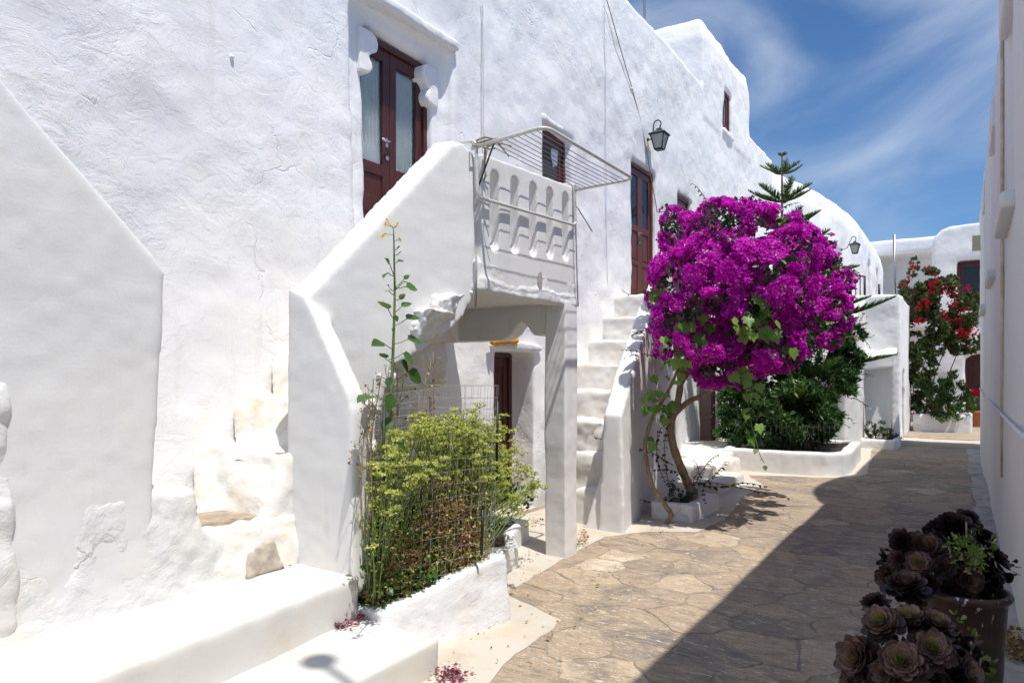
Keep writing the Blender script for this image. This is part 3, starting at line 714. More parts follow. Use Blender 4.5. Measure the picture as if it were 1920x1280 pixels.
# balcony: deck, balustrade with round-ended slots, pier, arched side beam
balc = thing('balcony', 'small white balcony with slotted solid balustrade on a square pier', 'balcony', (-1.9 * H, 3 * H, 0))
def balcony():
    def cap(yc, z0, z1, w):
        r = w / 2; p = []
        for k in range(7): a = math.pi * k / 6; p.append((yc + r * math.cos(a), z1 - r + r * math.sin(a)))
        for k in range(7): a = math.pi + math.pi * k / 6; p.append((yc + r * math.cos(a), z0 + r + r * math.sin(a)))
        return p
    hi = []; lo = []
    for k, yc in enumerate((2.64, 2.81, 2.98, 3.15, 3.32)):
        hi.append(cap(yc, 1.56 + .012 * k, 1.935 + .012 * k, .074)); lo.append(cap(yc, 1.63 + .012 * k, 1.93 + .012 * k, .072))
    bm = bmesh.new()
    prism(bm, [(2.535, 1.36), (3.435, 1.37), (3.435, 2.035), (2.535, 1.985)], -1.905, -1.808, 'x', holes=lo, holes_hi=hi)
    plaster('balustrade', bm, M['smooth'], balc, 0.0115, 2, ((2, .005), (8, .0015), (22, .0008)))
    bm = bmesh.new(); box(bm, -2.72, -1.806, 2.47, 3.44, 1.375, 1.50); box(bm, -1.86, -1.798, 2.50, 3.44, 1.365, 1.425); box(bm, -1.905, -1.822, 2.47, 2.56, 1.36, 1.53)
    plaster('deck', bm, M['rough'], balc, 0.016, 2, ((3, .010), (10, .009), (28, .005)))
    bm = bmesh.new(); box(bm, -1.925, -1.795, 3.292, 3.43, -.05, 1.40)
    plaster('pier', bm, M['smooth'], balc, 0.016, 2, ((1.6, .010), (6, .004), (18, .002)))
    prof = [(-1.90, 1.40), (-1.90, 1.215), (-2.005, 1.212), (-2.03, 1.245), (-2.06, 1.28), (-2.085, 1.288), (-2.11, 1.275), (-2.15, 1.225), (-2.19, 1.20), (-2.23, 1.19), (-2.74, 1.19), (-2.74, 1.40)]
    bm = bmesh.new(); prism(bm, prof, 3.305, 3.425, 'y')
    plaster('arched_beam', bm, M['smooth'], balc, 0.014, 2, ((2, .006), (8, .003), (20, .0015)))
    # drain slot with a rust streak
    bm = bmesh.new(); prism(bm, [(3.035 + .017 * math.cos(a) * 1.0, 1.462 + (.055 + .0) * math.sin(a)) for a in [2 * math.pi * k / 14 for k in range(14)]], -1.83, -1.797, 'x')
    bmesh.ops.scale(bm, vec=(H,) * 3, verts=bm.verts); bmesh.ops.recalc_face_normals(bm, faces=bm.faces)
    obj('drain_slot', bm, M['grubby'], balc)
balcony()
bm = bmesh.new()
tube(bm, [px(u, v, x=-1.79 * H) for u, v in ((893, 468), (893, 520), (892, 575))], .007, 6)
tag(obj('cable', bm, M['cable']), 'short grey cable running down the near end of the balcony front', 'cable')
bm = bmesh.new()
tube(bm, [px(u, v, x=-1.785 * H) for u, v in ((1079, 345), (1080, 440), (1082, 520), (1084, 575))], .006, 6)
tag(obj('cable', bm, M['cable']), 'thin dark cable down the far corner of the balcony front', 'cable')

# near-left slanting stair wall of the neighbouring flight
lw = thing('stair_wall', 'tall smooth white stair wall with sloping top at the left edge', 'wall', (-2.2 * H, .8 * H, 0))
def left_wall():
    bm = bmesh.new()
    def sec(z, ys): return ys
    out = [(-.6, -.05), (1.215, -.05), (1.215, .63), (1.235, 1.0), (1.252, 1.318), (1.235, 1.345), (.805, 1.79), (-.6, 3.25)]
    prism(bm, out, -2.25, -2.135, 'x')
    plaster('wall', bm, M['smooth'], lw, 0.02, 5, ((1.4, .014), (5, .005), (16, .002)))
    bm = bmesh.new(); hexa(bm, [(-2.3, .95, 0), (-2.118, .95, 0), (-2.118, 1.50, 0), (-2.3, 1.50, 0), (-2.3, 1.0, .64), (-2.14, 1.0, .63), (-2.15, 1.36, .61), (-2.3, 1.36, .62)])
    hexa(bm, [(-2.3, -.5, 0), (-2.105, -.5, 0), (-2.112, 1.4, 0), (-2.3, 1.4, 0), (-2.3, -.5, .5), (-2.15, -.5, .5), (-2.15, 1.3, .55), (-2.3, 1.3, .55)])
    hexa(bm, [(-2.3, 1.3, 0), (-2.11, 1.3, 0), (-2.12, 1.78, 0), (-2.3, 1.78, 0), (-2.3, 1.3, .50), (-2.15, 1.3, .50), (-2.16, 1.74, .33), (-2.3, 1.74, .33)])
    plaster('base', bm, M['roughwall'], lw, 0.018, 5, ((2.0, .016), (6, .012), (15, .007), (34, .003)))
    # old crumbling patch at the far left
    bm = bmesh.new(); hexa(bm, [(-2.2, -.3, .05), (-2.122, -.3, .05), (-2.126, .85, .05), (-2.2, .85, .05), (-2.2, -.3, 1.15), (-2.122, -.3, 1.15), (-2.130, .82, .98), (-2.2, .82, .98)])
    plaster('broken_render', bm, M['roughwall'], lw, 0.016, 2, ((2.5, .02), (7, .018), (20, .008)))
left_wall()

# ================================================================== SECOND STAIRCASE
st2 = thing('outdoor_staircase', 'bright white staircase beside the bougainvillea rising to the faded double door', 'staircase', (-2.2 * H, 5 * H, 0))
def second_stairs():
    for i in range(8):
        y = 4.11 + .25 * i; z = .2125 * (i + 1); xr = -1.86 - .185 * (y - 4.04)
        xl = (-2.20, -2.36, -2.60)[i] if i < 3 else -2.74; y2 = y + .32 if i < 7 else 6.95; zb = max(-.05, z - .36); xf = xr if i < 7 else -2.42
        bm = bmesh.new(); hexa(bm, [(xl, y - .02, zb), (xr, y - .02, zb), (xf, y2, zb), (xl, y2, zb), (xl, y + .01, z + .01), (xr, y + .015, z), (xf, y2, z), (xl, y2, z + .01)])
        plaster('step', bm, M['step'], st2, 0.022, 9, ((1.8, .034), (5, .024), (14, .009), (30, .003)))
    bm = bmesh.new(); hexa(bm, [(-2.74, 5.9, 0), (-2.16, 5.9, 0), (-2.42, 6.95, 0), (-2.74, 6.95, 0), (-2.74, 5.9, 1.66), (-2.16, 5.9, 1.66), (-2.42, 6.95, 1.66), (-2.74, 6.95, 1.66)])
    plaster('landing', bm, M['rough'], st2, 0.04, 3)
    secs = []
    for y, zt, fl in ((4.02, .74, .035), (4.10, .80, .02), (4.30, .985, 0), (4.60, 1.205, 0), (5.1, 1.55, 0), (5.6, 1.86, 0), (5.9, 1.95, 0), (6.25, 1.95, 0)):
        xo = -1.795 - .185 * (y - 4.04)
        secs.append([(xo - .125 - fl, y - fl, -.05), (xo + fl, y - fl, -.05), (xo, y, zt), (xo - .125, y, zt)])
    bm = bmesh.new(); loft(bm, secs)
    plaster('parapet', bm, M['smooth'], st2, 0.02, 7, ((1.6, .014), (5, .005), (16, .002)))
    # low flared buttress at the foot of the flight
    bm = bmesh.new(); hexa(bm, [(-2.06, 4.0, -.05), (-1.90, 4.0, -.05), (-1.92, 4.5, -.05), (-2.04, 4.5, -.05), (-1.97, 4.08, .33), (-1.91, 4.08, .45), (-1.93, 4.5, .55), (-1.99, 4.5, .45)])
    plaster('buttress', bm, M['smooth'], st2, 0.02, 8, ((2, .015), (6, .006)))
second_stairs()

# doorstep beyond the tree
dst = thing('doorstep', 'two low rounded white blocks with tan worn top before the brown ground floor door', 'doorstep', (-1.9 * H, 6.5 * H, 0))
bm = bmesh.new(); box(bm, -2.75, -1.98, 6.75, 8.3, -.05, .20); box(bm, -2.3, -1.86, 6.2, 7.1, -.05, .17)
plaster('block', bm, M['oldstep'], dst, 0.03, 8, ((2, .03), (6, .01)))
bm = bmesh.new(); box(bm, -1.88, -1.67, 5.65, 6.5, -.05, .10)
plaster('block', bm, M['step'], dst, 0.028, 9, ((2, .015), (6, .006)))

# ================================================================== PLANTERS
def planter(label, outer, inner, ztop, zsoil, z0=-.05, mat='planter', voxel=.018, sm=3, amps=((2, .010), (7, .006), (20, .003))):
    cx = sum(p[0] for p in outer) / len(outer) * H; cy = sum(p[1] for p in outer) / len(outer) * H
    t = thing('planter', label, 'planter', (cx, cy, 0), 'whitewashed masonry planters')
    bm = bmesh.new(); prism(bm, outer, z0, ztop, 'z', holes=[inner])
    plaster('basin', bm, M[mat], t, voxel, sm, amps)
    bm = bmesh.new(); prism(bm, inner, z0, zsoil, 'z'); bmesh.ops.scale(bm, vec=(H,) * 3, verts=bm.verts)
    bmesh.ops.scale(bm, vec=(1.03, 1.03, 1), verts=bm.verts, space=Matrix.Translation((-cx, -cy, 0)))
    bmesh.ops.recalc_face_normals(bm, faces=bm.faces)
    obj('soil', bm, M['soil'], t)
    return t
def soilz(y): return H * (.135 + max(0, min(1, (y / H - 1.85) / .45)) * .095)
def near_planter():
    t = thing('planter', 'low rough planter with peeling paint beside the bottom steps, overgrown with seeding herbs', 'planter', (-1.7 * H, 2.05 * H, 0), 'whitewashed masonry planters')
    bm = bmesh.new(); secs = []
    for y, xb, xt, zt in ((1.80, -1.665, -1.715, .155), (1.90, -1.635, -1.685, .175), (2.05, -1.59, -1.635, .21), (2.20, -1.55, -1.585, .25), (2.35, -1.52, -1.545, .272)):
        secs.append([(-2.0, y, -.05), (xb, y, -.05), (xt, y, zt), (xt - .065, y, zt), (xt - .075, y, .03), (-1.93, y, .03), (-1.93, y, zt), (-2.0, y, zt)])
    loft(bm, secs)
    box(bm, -1.99, -1.60, 2.285, 2.345, -.04, .27); box(bm, -1.99, -1.77, 1.80, 1.85, -.04, .155)
    plaster('basin', bm, M['planter'], t, .018, 3, ((2, .012), (7, .010), (20, .004)))
    bm = bmesh.new(); n = 8; rows = []
    for k in range(n + 1):
        y = 1.83 + .48 * k / n; f = (y - 1.80) / .55; xt = -1.73 + .185 * f - .05
        rows.append([bm.verts.new((x * H, y * H, soilz(y * H))) for x in (-1.95, (xt - 1.95) / 2, xt)])
    for a, b in zip(rows, rows[1:]):
        for q in range(2): bm.faces.new((a[q], a[q + 1], b[q + 1], b[q]))
    r0 = bmesh.ops.extrude_face_region(bm, geom=bm.faces[:]); bmesh.ops.translate(bm, vec=(0, 0, -.08), verts=[e for e in r0['geom'] if isinstance(e, bmesh.types.BMVert)])
    bmesh.ops.recalc_face_normals(bm, faces=bm.faces); obj('soil', bm, M['soil'], t)
near_planter()
planter('small kerbed planter around the trunk of the bougainvillea', [(-1.80, 4.52), (-1.50, 4.52), (-1.485, 5.04), (-1.86, 5.04)],
        [(-1.74, 4.59), (-1.57, 4.59), (-1.56, 4.96), (-1.80, 4.96)], .125, .085)
planter('long curved planter holding the dark shrub and the araucaria', [(-2.10, 7.27), (-1.43, 7.23), (-1.12, 7.29), (-.97, 7.42), (-.925, 7.65), (-.98, 8.9), (-2.33, 8.9)],
        [(-2.01, 7.39), (-1.43, 7.35), (-1.17, 7.40), (-1.07, 7.50), (-1.04, 7.66), (-1.08, 8.8), (-2.20, 8.8)], .225, .19, voxel=.028, sm=5, mat='smooth')
# kerb in the niche below the balcony
planter('low kerb planter with dark succulents in the shade beside the balcony pier', [(-2.52, 2.95), (-2.0, 2.80), (-1.90, 2.86), (-1.91, 3.0), (-2.10, 3.25), (-2.18, 3.55), (-2.55, 3.55)],
        [(-2.48, 3.0), (-2.02, 2.88), (-1.97, 2.93), (-1.98, 2.99), (-2.15, 3.22), (-2.23, 3.48), (-2.48, 3.48)], .125, .09, mat='smooth', sm=8, amps=((2, .006), (8, .003)))

# ================================================================== RIGHT-HAND HOUSE
rh = thing('white_house', 'tall plain white house in shade along the right edge with projecting window sills', 'house', (1 * H, 5 * H, 0))
RX = 0.182
def right_house():
    bm = bmesh.new(); box(bm, RX, 1.9, -4, 10.5, -.1, 3.03)
    cut = bmesh.new()
    for y0, y1, z0, z1 in ((3.62, 4.32, 1.76, 2.70), (5.75, 6.35, 1.70, 2.65), (7.9, 8.5, 1.66, 2.6)): box(cut, RX - .2, RX + .06, y0, y1, z0, z1)
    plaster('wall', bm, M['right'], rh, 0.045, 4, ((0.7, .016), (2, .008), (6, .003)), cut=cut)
    for y0, y1, z, pr in ((3.5, 4.35, 1.715, .050), (5.65, 6.4, 1.665, .042), (7.8, 8.55, 1.61, .042)):
        bm = bmesh.new(); box(bm, RX - pr, RX + .05, y0, y1, z - .03, z + .04)
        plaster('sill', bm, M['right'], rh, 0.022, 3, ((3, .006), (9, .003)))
    for y0, y1, z0, z1, pr in ((3.52, 4.36, 2.70, 2.96, .026), (5.65, 6.42, 2.65, 2.86, .016), (7.8, 8.56, 2.6, 2.8, .016)):
        bm = bmesh.new(); box(bm, RX - pr, RX + .05, y0, y1, z0, z1)
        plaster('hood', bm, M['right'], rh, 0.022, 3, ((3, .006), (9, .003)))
    for y0, y1, z0, z1 in ((3.62, 4.32, 1.76, 2.70), (5.75, 6.35, 1.70, 2.65), (7.9, 8.5, 1.66, 2.6)):
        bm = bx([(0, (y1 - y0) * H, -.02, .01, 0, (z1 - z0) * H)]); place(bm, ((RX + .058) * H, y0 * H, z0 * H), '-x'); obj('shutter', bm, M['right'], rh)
    # vaulted roof set back from the parapet
    bm = bmesh.new(); prism(bm, [(y, z) for y, z in [(5.05, 3.0)] + [(5.85 + .95 * math.cos(a) * (1.0 if a > 1.57 else 1.35), 3.35 + 1.25 * math.sin(a)) for a in [math.pi * (1 - k / 14) for k in range(15)]] + [(7.15, 3.0)]], .55, 1.8, 'x')
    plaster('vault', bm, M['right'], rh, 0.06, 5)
right_house()
bm = bmesh.new()
tube(bm, [px(u, v, x=(RX - .012) * H) for u, v in ((1838, 728), (1844, 742), (1860, 757), (1878, 776), (1899, 799), (1925, 823))], .014, 8)
for u, v in ((1850, 748), (1899, 799)):
    ball(bm, px(u, v, x=(RX - .012) * H), .02, sub=1)
tag(obj('pipe', bm, M['right']), 'thin whitewashed pipe sloping along the shaded right wall', 'pipe')
bm = bmesh.new(); tube(bm, [V3((RX - .004) * H, 4.5 * H, z * H) for z in (.45, 1.0, 1.6, 1.72, 2.3, 2.95)], .014, 6)
tag(obj('downpipe', bm, M['tanpaint']), 'thin tan vertical pipe beside the first sill on the right wall', 'downpipe')
bm = bx([(0, .20, 0, .13, 0, .26)]); place(bm, ((RX - .0) * H, 9.9 * H, 2.47 * H), '-x')
tag(obj('meter_box', bm, M['beige']), 'cream box mounted at the far corner of the right house', 'meter box')
# lantern on a gooseneck pole on that roof: only its shadow falls on the bottom step
lt = thing('roof_lamp', 'lantern on a bent pole standing on the right-hand roof', 'lamp', (.35 * H, 1.3 * H, 3.03 * H))
bm = bmesh.new(); q = px(598, 1240, z=.122 * H); k = 4.85 * H - q.z; top = q - SUN_DIR * (k / -SUN_DIR.z); dv = px(668, 1290, z=.122 * H) - q
tube(bm, [(.62 * H, top.y + dv.y * 2.4, 3.02 * H), (.58 * H, top.y + dv.y * 2.3, 4.3 * H), (.46 * H, top.y + dv.y * 2.0, 4.72 * H), top + dv * 1.25 + V3(.05, 0, .02), top + dv * .5 + V3(0, 0, .02), top], [.03, .03, .028, .026, .024, .024], 8)
obj('pole', bm, M['iron'], lt)
bm = bmesh.new(); lathe(bm, [(.02, .07), (.088, .02), (.085, -.02), (.05, -.10), (.02, -.11)], top, 16); obj('shade', bm, M['iron'], lt)
# ================================================================== FAR HOUSES
vh = thing('vaulted_house', 'rounded white house with curved roofline in the middle distance', 'house', (-2.5 * H, 16 * H, 0))
def vaulted():
    # plan follows the bend of the alley; the top rolls back into a vault
    P = [(-3.2, 12.0), (-2.72, 12.1), (-2.42, 13.0), (-2.08, 14.4), (-1.82, 16.0), (-1.71, 17.5), (-1.66, 19.6), (-1.9, 20.2)]
    zt = [4.62, 4.62, 4.66, 4.62, 4.50, 4.38, 4.24, 4.20]
    secs = []
    for (x, y), z in zip(P, zt):
        secs.append([(-7, y, -.1), (x, y, -.1), (x, y, z - .62), (x - .05, y, z - .38), (x - .18, y, z - .18), (x - .42, y, z - .05), (x - .8, y, z), (-7, y, z)])
    bm = bmesh.new(); loft(bm, secs)
    cut = bmesh.new()
    for y0, y1, z0, z1, xf in ((14.62, 15.02, 2.05, 3.40, -2.0), (17.1, 17.45, 2.6, 3.50, -1.72), (18.3, 18.7, 2.65, 3.46, -1.68)):
        box(cut, xf - .16, xf + .3, y0, y1, z0, z1)
    plaster('wall', bm, M['facade'], vh, 0.075, 3, ((.8, .05), (2.4, .03), (7, .01)), cut=cut)
    joinery(vh, 'door', (-2.12 * H, 14.62 * H, 2.05 * H), .40 * H, 1.35 * H, glazed=.4, leaves=1, curt=False, pane='darkglass', mat='door2')
    for y0, y1, z0, z1, xf in ((17.1, 17.45, 2.6, 3.5, -1.86), (18.3, 18.7, 2.65, 3.46, -1.82)):
        joinery(vh, 'window', (xf * H, y0 * H, z0 * H), (y1 - y0) * H, (z1 - z0) * H, glazed=.97, leaves=1, curt=False, handle=False, pane='darkglass', mat='door2')
vaulted()
sb = thing('stair_block', 'angular white stair block with a ledge on its bluish shaded front', 'staircase', (-.9 * H, 11 * H, 0))
def stair_block():
    bm = bmesh.new()
    secs = []
    for y, zt in ((8.95, 1.45), (9.1, 1.52), (9.5, 1.65), (10.4, 1.97), (10.95, 2.08)):
        secs.append([(-1.32, y, -.05), (-1.135, y, -.05), (-1.14, y, zt - .03), (-1.30, y, zt)])
    loft(bm, secs)
    plaster('parapet', bm, M['smooth'], sb, 0.035, 5, ((1.6, .02), (5, .008)))
    for i in range(8):
        bm = bmesh.new(); y = 9.2 + .22 * i; z = .55 + .18 * i
        box(bm, -2.3, -1.28, y, y + .5, max(-.05, z - .4), z); plaster('step', bm, M['step'], sb, 0.05, 3)
    bm = bmesh.new(); box(bm, -1.30, -.715, 10.86, 13.0, -.05, 2.09)
    cut = bmesh.new(); box(cut, -.80, -.6, 11.35, 11.80, .02, 1.05); box(cut, -1.12, -.83, 10.6, 10.93, -.1, 1.17)
    plaster('wall', bm, M['facade'], sb, 0.03, 3, ((1.2, .025), (4, .012), (12, .005)), cut=cut)
    bm = bmesh.new(); hexa(bm, [(-1.14, 10.62, 1.05), (-.80, 10.70, 1.08), (-.80, 10.95, 1.08), (-1.14, 10.95, 1.05), (-1.14, 10.60, 1.20), (-.74, 10.70, 1.26), (-.74, 10.95, 1.42), (-1.14, 10.95, 1.30)])
    plaster('ledge', bm, M['facade'], sb, 0.025, 4, ((2, .02), (6, .01)))
    bm = bmesh.new(); box(bm, -2.9, -.9, 12.6, 15.4, 1.9, 2.06); plaster('landing', bm, M['step'], sb, 0.06, 3)
    joinery(sb, 'door', (-.785 * H, 11.36 * H, .05 * H), .43 * H, 1.0 * H, glazed=0, leaves=1, panels=1, hz=.75)
stair_block()
rl = thing('iron_railing', 'black iron balustrade on the landing behind the bougainvillea', 'railing', (-1.5 * H, 12.7 * H, 2.06 * H))
def railing():
    a = Vector((-1.86, 12.6, 2.06)) * H; b = Vector((-1.335, 12.62, 2.06)) * H
    for i in range(9):
        p = a.lerp(b, i / 8); bm = bmesh.new(); tube(bm, [p, p + V3(0, 0, .80 + .05 * (1 - i / 8))], .013 if i < 8 else .03, 6); obj('baluster', bm, M['iron'], rl)
    bm = bmesh.new(); tube(bm, [a + V3(-.4, 0, .98), a.lerp(b, .5) + V3(0, 0, .90), b + V3(.02, 0, .80)], .02, 6); obj('handrail', bm, M['iron'], rl)
    bm = bmesh.new(); tube(bm, [b + V3(.28, .5, 0), b + V3(.28, .5, .65)], .03, 6); obj('post', bm, M['iron'], rl)
railing()

eh = thing('white_house', 'white house with rounded shoulder and dark doors closing the end of the alley', 'house', (.2 * H, 16 * H, 0))
def end_house():
    y0 = 15.0
    prof = [(-.46, -.1), (2.6, -.1), (2.6, 3.74), (.3, 3.71), (-.16, 3.68), (-.33, 3.62), (-.42, 3.52), (-.46, 3.38)]
    bm = bmesh.new(); prism(bm, prof, y0, 18, 'y')
    cut = bmesh.new(); box(cut, -.08, .75, y0 - .2, y0 + .12, 2.12, 3.05)
    prism(cut, [(.04, -.05), (.62, -.05), (.62, 1.27), (.52, 1.34), (.33, 1.37), (.14, 1.34), (.04, 1.27)], y0 - .3, y0 + .15, 'y')
    plaster('wall', bm, M['facade'], eh, 0.045, 4, ((1, .035), (3, .018), (9, .006)), cut=cut)
    bm = bmesh.new(); box(bm, -.12, .8, y0 - .05, y0 + .05, 2.06, 2.125); plaster('sill', bm, M['facade'], eh, 0.03, 2)
    joinery(eh, 'window', (-.07 * H, (y0 + .1) * H, 2.13 * H), .82 * H, .91 * H, '-y', glazed=.62, leaves=2, curt=False, handle=False, pane='darkglass')
    joinery(eh, 'door', (.05 * H, (y0 + .13) * H, .08 * H), .56 * H, 1.30 * H, '-y', glazed=0, leaves=1, panels=2, hz=.95, hside=-1)
end_house()
th = thing('terrace_house', 'flat roofed white house with a deep shaded porch at the bend of the alley', 'house', (-1.2 * H, 22 * H, 0))
def terrace():
    bm = bmesh.new(); box(bm, -3.2, .6, 21.2, 24, -.1, 4.0); box(bm, -3.2, .6, 19.9, 24, 4.0, 4.38)
    plaster('wall', bm, M['facade'], th, 0.08, 4)
    joinery(th, 'door', (-1.35 * H, 21.15 * H, 2.3 * H), .55 * H, .95 * H, '-y', glazed=0, leaves=1, handle=False)
    bm = bmesh.new(); box(bm, -3.2, -.5, 19.9, 21.3, 2.1, 2.3); plaster('terrace_floor', bm, M['step'], th, 0.05, 6)
terrace()
bm = bmesh.new(); p = px(1677, 552, y=12.9 * H); tube(bm, [V3(p.x, p.y, 1.9 * H), V3(p.x, p.y, px(1677, 440, y=12.9 * H).z)], .035, 8)
tag(obj('pole', bm, M['galv']), 'plain grey metal pole rising behind the stair block', 'pole')
bm = bmesh.new(); p = px(1208, 45, x=-2.9 * H); tube(bm, [V3(p.x, p.y, 4.5 * H), V3(p.x, p.y + .02, 5.6 * H)], .022, 6)
tag(obj('aerial_mast', bm, M['galv']), 'thin pole standing on the roof of the long house', 'mast')
planter('small planter at the foot of the far stair block', [(-1.16, 10.3), (-.72, 10.3), (-.70, 10.88), (-1.16, 10.88)], [(-1.10, 10.38), (-.79, 10.38), (-.78, 10.83), (-1.10, 10.83)], .13, .10, voxel=.03)
planter('long far planter below the red bougainvillea', [(-.66, 12.75), (.12, 12.75), (.14, 13.6), (-.66, 13.6)], [(-.58, 12.86), (.03, 12.86), (.05, 13.5), (-.58, 13.5)], .36, .32, z0=.05, voxel=.035)

# ================================================================== HARDWARE ON THE LONG HOUSE
def lantern(label, wall, body, s=1.0, dx=None):
    t = thing('wall_lantern', label, 'lantern', wall, 'old iron lanterns on the house walls')
    b = Vector(body); w = Vector(wall)
    bm = bmesh.new()
    pts = [w, w.lerp(b, .25) + V3(0, 0, -.005 * s), w.lerp(b, .5) + V3(0, 0, .03 * s)]
    c = b + V3(0, 0, .215 * s); r = .07 * s; dirv = (b - w); dirv.z = 0; dirv.normalize()
    for k in range(9):
        a = math.pi * (1.05 - k / 8 * 1.05); pts.append(c - dirv * .035 * s + dirv * r * .9 * math.cos(a) + V3(0, 0, r * math.sin(a) + .01))
    pts.append(b + V3(0, 0, .15 * s))
    pts[2] = w.lerp(b, .42) + V3(0, 0, .02 * s)
    tube(bm, pts, .010 * s, 8); obj('bracket', bm, M['iron'], t)
    bm = bmesh.new(); ball(bm, w, .03 * s, sub=2); obj('wall_plate', bm, M['iron'], t)
    bm = bmesh.new(); R0, R1 = .115 * s, .062 * s
    def sq(z, r): return [b + V3(x * r, y * r, z) for x, y in ((-1, -1), (1, -1), (1, 1), (-1, 1))]
    loft(bm, [sq(.045 * s, R0 * 1.22), sq(.06 * s, R0 * 1.22), sq(.12 * s, .045 * s), sq(.155 * s, .032 * s)])
    bmesh.ops.recalc_face_normals(bm, faces=bm.faces); obj('cap', bm, M['patina'], t)
    bm = bmesh.new(); lo, hi = sq(-.19 * s, R1), sq(.045 * s, R0)
    for k in range(4):
        tube(bm, [lo[k], hi[k]], .010 * s, 5); tube(bm, [lo[k], lo[(k + 1) % 4]], .010 * s, 5); tube(bm, [hi[k], hi[(k + 1) % 4]], .008 * s, 5)
    loft(bm, [sq(-.205 * s, R1 * .9), sq(-.19 * s, R1 * 1.1)]); obj('cage', bm, M['iron'], t)
    for k in range(4):
        bm = bmesh.new(); q = [lo[k].lerp(b, .06), lo[(k + 1) % 4].lerp(b, .06), hi[(k + 1) % 4].lerp(b, .06), hi[k].lerp(b, .06)]
        n_ = (q[1] - q[0]).cross(q[3] - q[0]).normalized() * .003
        hexa(bm, [q[0], q[1], q[1] + n_, q[0] + n_, q[3], q[2], q[2] + n_, q[3] + n_]); bmesh.ops.recalc_face_normals(bm, faces=bm.faces); obj('pane', bm, M['frost'], t)
w = px(1214, 262, x=(FX + .01) * H); lantern('black lantern on a curved bracket above the faded double door', w, w + V3(.19, .02, .0) , .95)
w = px(1578, 468, x=-1.98 * H); lantern('small distant lantern on the curved wall of the vaulted house', w, w + V3(.36, .05, .06), 1.05)

def cable(pts, r, mat, label, name='cable', jit=.012, x=None):
    q = [px(u, v, x=x if x is not None else (FX + .012) * H) for u, v in pts]
    f = []
    for a, b in zip(q, q[1:]):
        n = max(2, int((b - a).length / .12))
        for i in range(n):
            p = a.lerp(b, i / n); f.append(p + V3(.006, jit * n1d(p.z * 2.1, 3), 0))
    f.append(q[-1]); bm = bmesh.new(); tube(bm, f, r, 5)
    return tag(obj(name, bm, mat), label, 'cable')
cable(((1134, -8), (1160, 82), (1184, 165), (1202, 232), (1213, 290), (1222, 345), (1232, 398)), .008, M['rope'], 'slack cord hanging diagonally past the lantern', 'cord')
cable(((904, -6), (905, 120), (905, 240), (908, 272)), .006, M['whitecable'], 'thin vertical cable on the wall above the drying rack')
cable(((1132, -6), (1135, 200), (1136, 420), (1140, 590)), .005, M['whitecable'], 'thin vertical cable on the wall between balcony and second stair')

# ================================================================== DRYING RACK
rack = thing('drying_rack', 'white enamelled clothes drying rack hooked over the balcony front', 'drying rack', (-1.7 * H, 2.9 * H, 2 * H))
def drying_rack():
    z = 2.015; r = .0135; K = lambda x, y, zz: V3(x * H, y * H, zz * H)
    xi, xo, y0, y1 = -1.80, -1.445, 2.475, 3.395
    def rounded(pts, rad, closed):
        out = []; n = len(pts)
        for i, p in enumerate(pts):
            if not closed and i in (0, n - 1): out.append(p); continue
            a = (pts[i - 1] - p).normalized(); b = (pts[(i + 1) % n] - p).normalized()
            for k in range(6):
                t = k / 5; out.append((p + a * rad * (1 - t)).lerp(p + b * rad * t, t))
        return out
    bm = bmesh.new()
    tube(bm, rounded([K(xi - .02, y0, z - .02), K(xo, y0, z + .005), K(xo, y1, z + .005), K(xi - .02, y1, z - .005)], .09, False), r, 10)
    obj('outer_frame', bm, M['whitemetal'], rack)
    bm = bmesh.new()
    tube(bm, rounded([K(xi - .12, y0, z - .05), K(xi - .12, y0, z + .02), K(xi + .004, y0, z + .01), K(xi + .012, y0, 1.775), K(xi + .012, y1, 1.815), K(xi + .004, y1, z + .03), K(xi - .12, y1, z + .04), K(xi - .12, y1, z - .02)], .05, False), r * .9, 10)
    obj('hook_frame', bm, M['whitemetal'], rack)
    for k in range(9):
        x = xi + .045 + (xo - xi - .085) * k / 8; bm = bmesh.new()
        tube(bm, [K(x, y0 + .01, z - .006), K(x, (y0 + y1) / 2, z - .010), K(x, y1 - .01, z - .002)], .0028, 5); obj('line', bm, M['wire'], rack)
    bm = bmesh.new(); tube(bm, [K(xi + .012, y0 + .01, 1.83), K(xi + .10, y0 + .005, z - .01)], .006, 6); obj('strut', bm, M['iron'], rack)
    bm = bmesh.new(); tube(bm, [K(xi + .012, y1, 1.93), K(xi + .06, y1 + .05, 1.83), K(xi + .07, y1 + .09, 1.79)], .005, 6); obj('strut', bm, M['wire'], rack)
drying_rack()
def rag():
    t = thing('rag', 'frayed cream rag knotted round the near corner of the drying rack', 'rag', (-1.8 * H, 2.5 * H, 2 * H))
    bm = bmesh.new(); R = random.Random(4)
    for k in range(5):
        p = V3(-1.80 * H + R.uniform(-.03, .05), 2.47 * H + R.uniform(-.03, .05), 2.02 * H); pts = [p]
        for i in range(5): p = p + V3(R.uniform(.005, .06), R.uniform(-.03, .07), R.uniform(-.05, .035)); pts.append(p)
        tube(bm, pts, [.006, .009, .006, .008, .005, .004], 6)
    pts = [V3(-1.785 * H, 2.53 * H, 2.0 * H + .02 - .05 * i) + V3(R.uniform(-.008, .008), R.uniform(-.012, .012), 0) for i in range(6)]
    tube(bm, pts, [.013, .012, .007, .006, .008, .004], 6)
    obj('knot', bm, M['rope'], t)
rag()
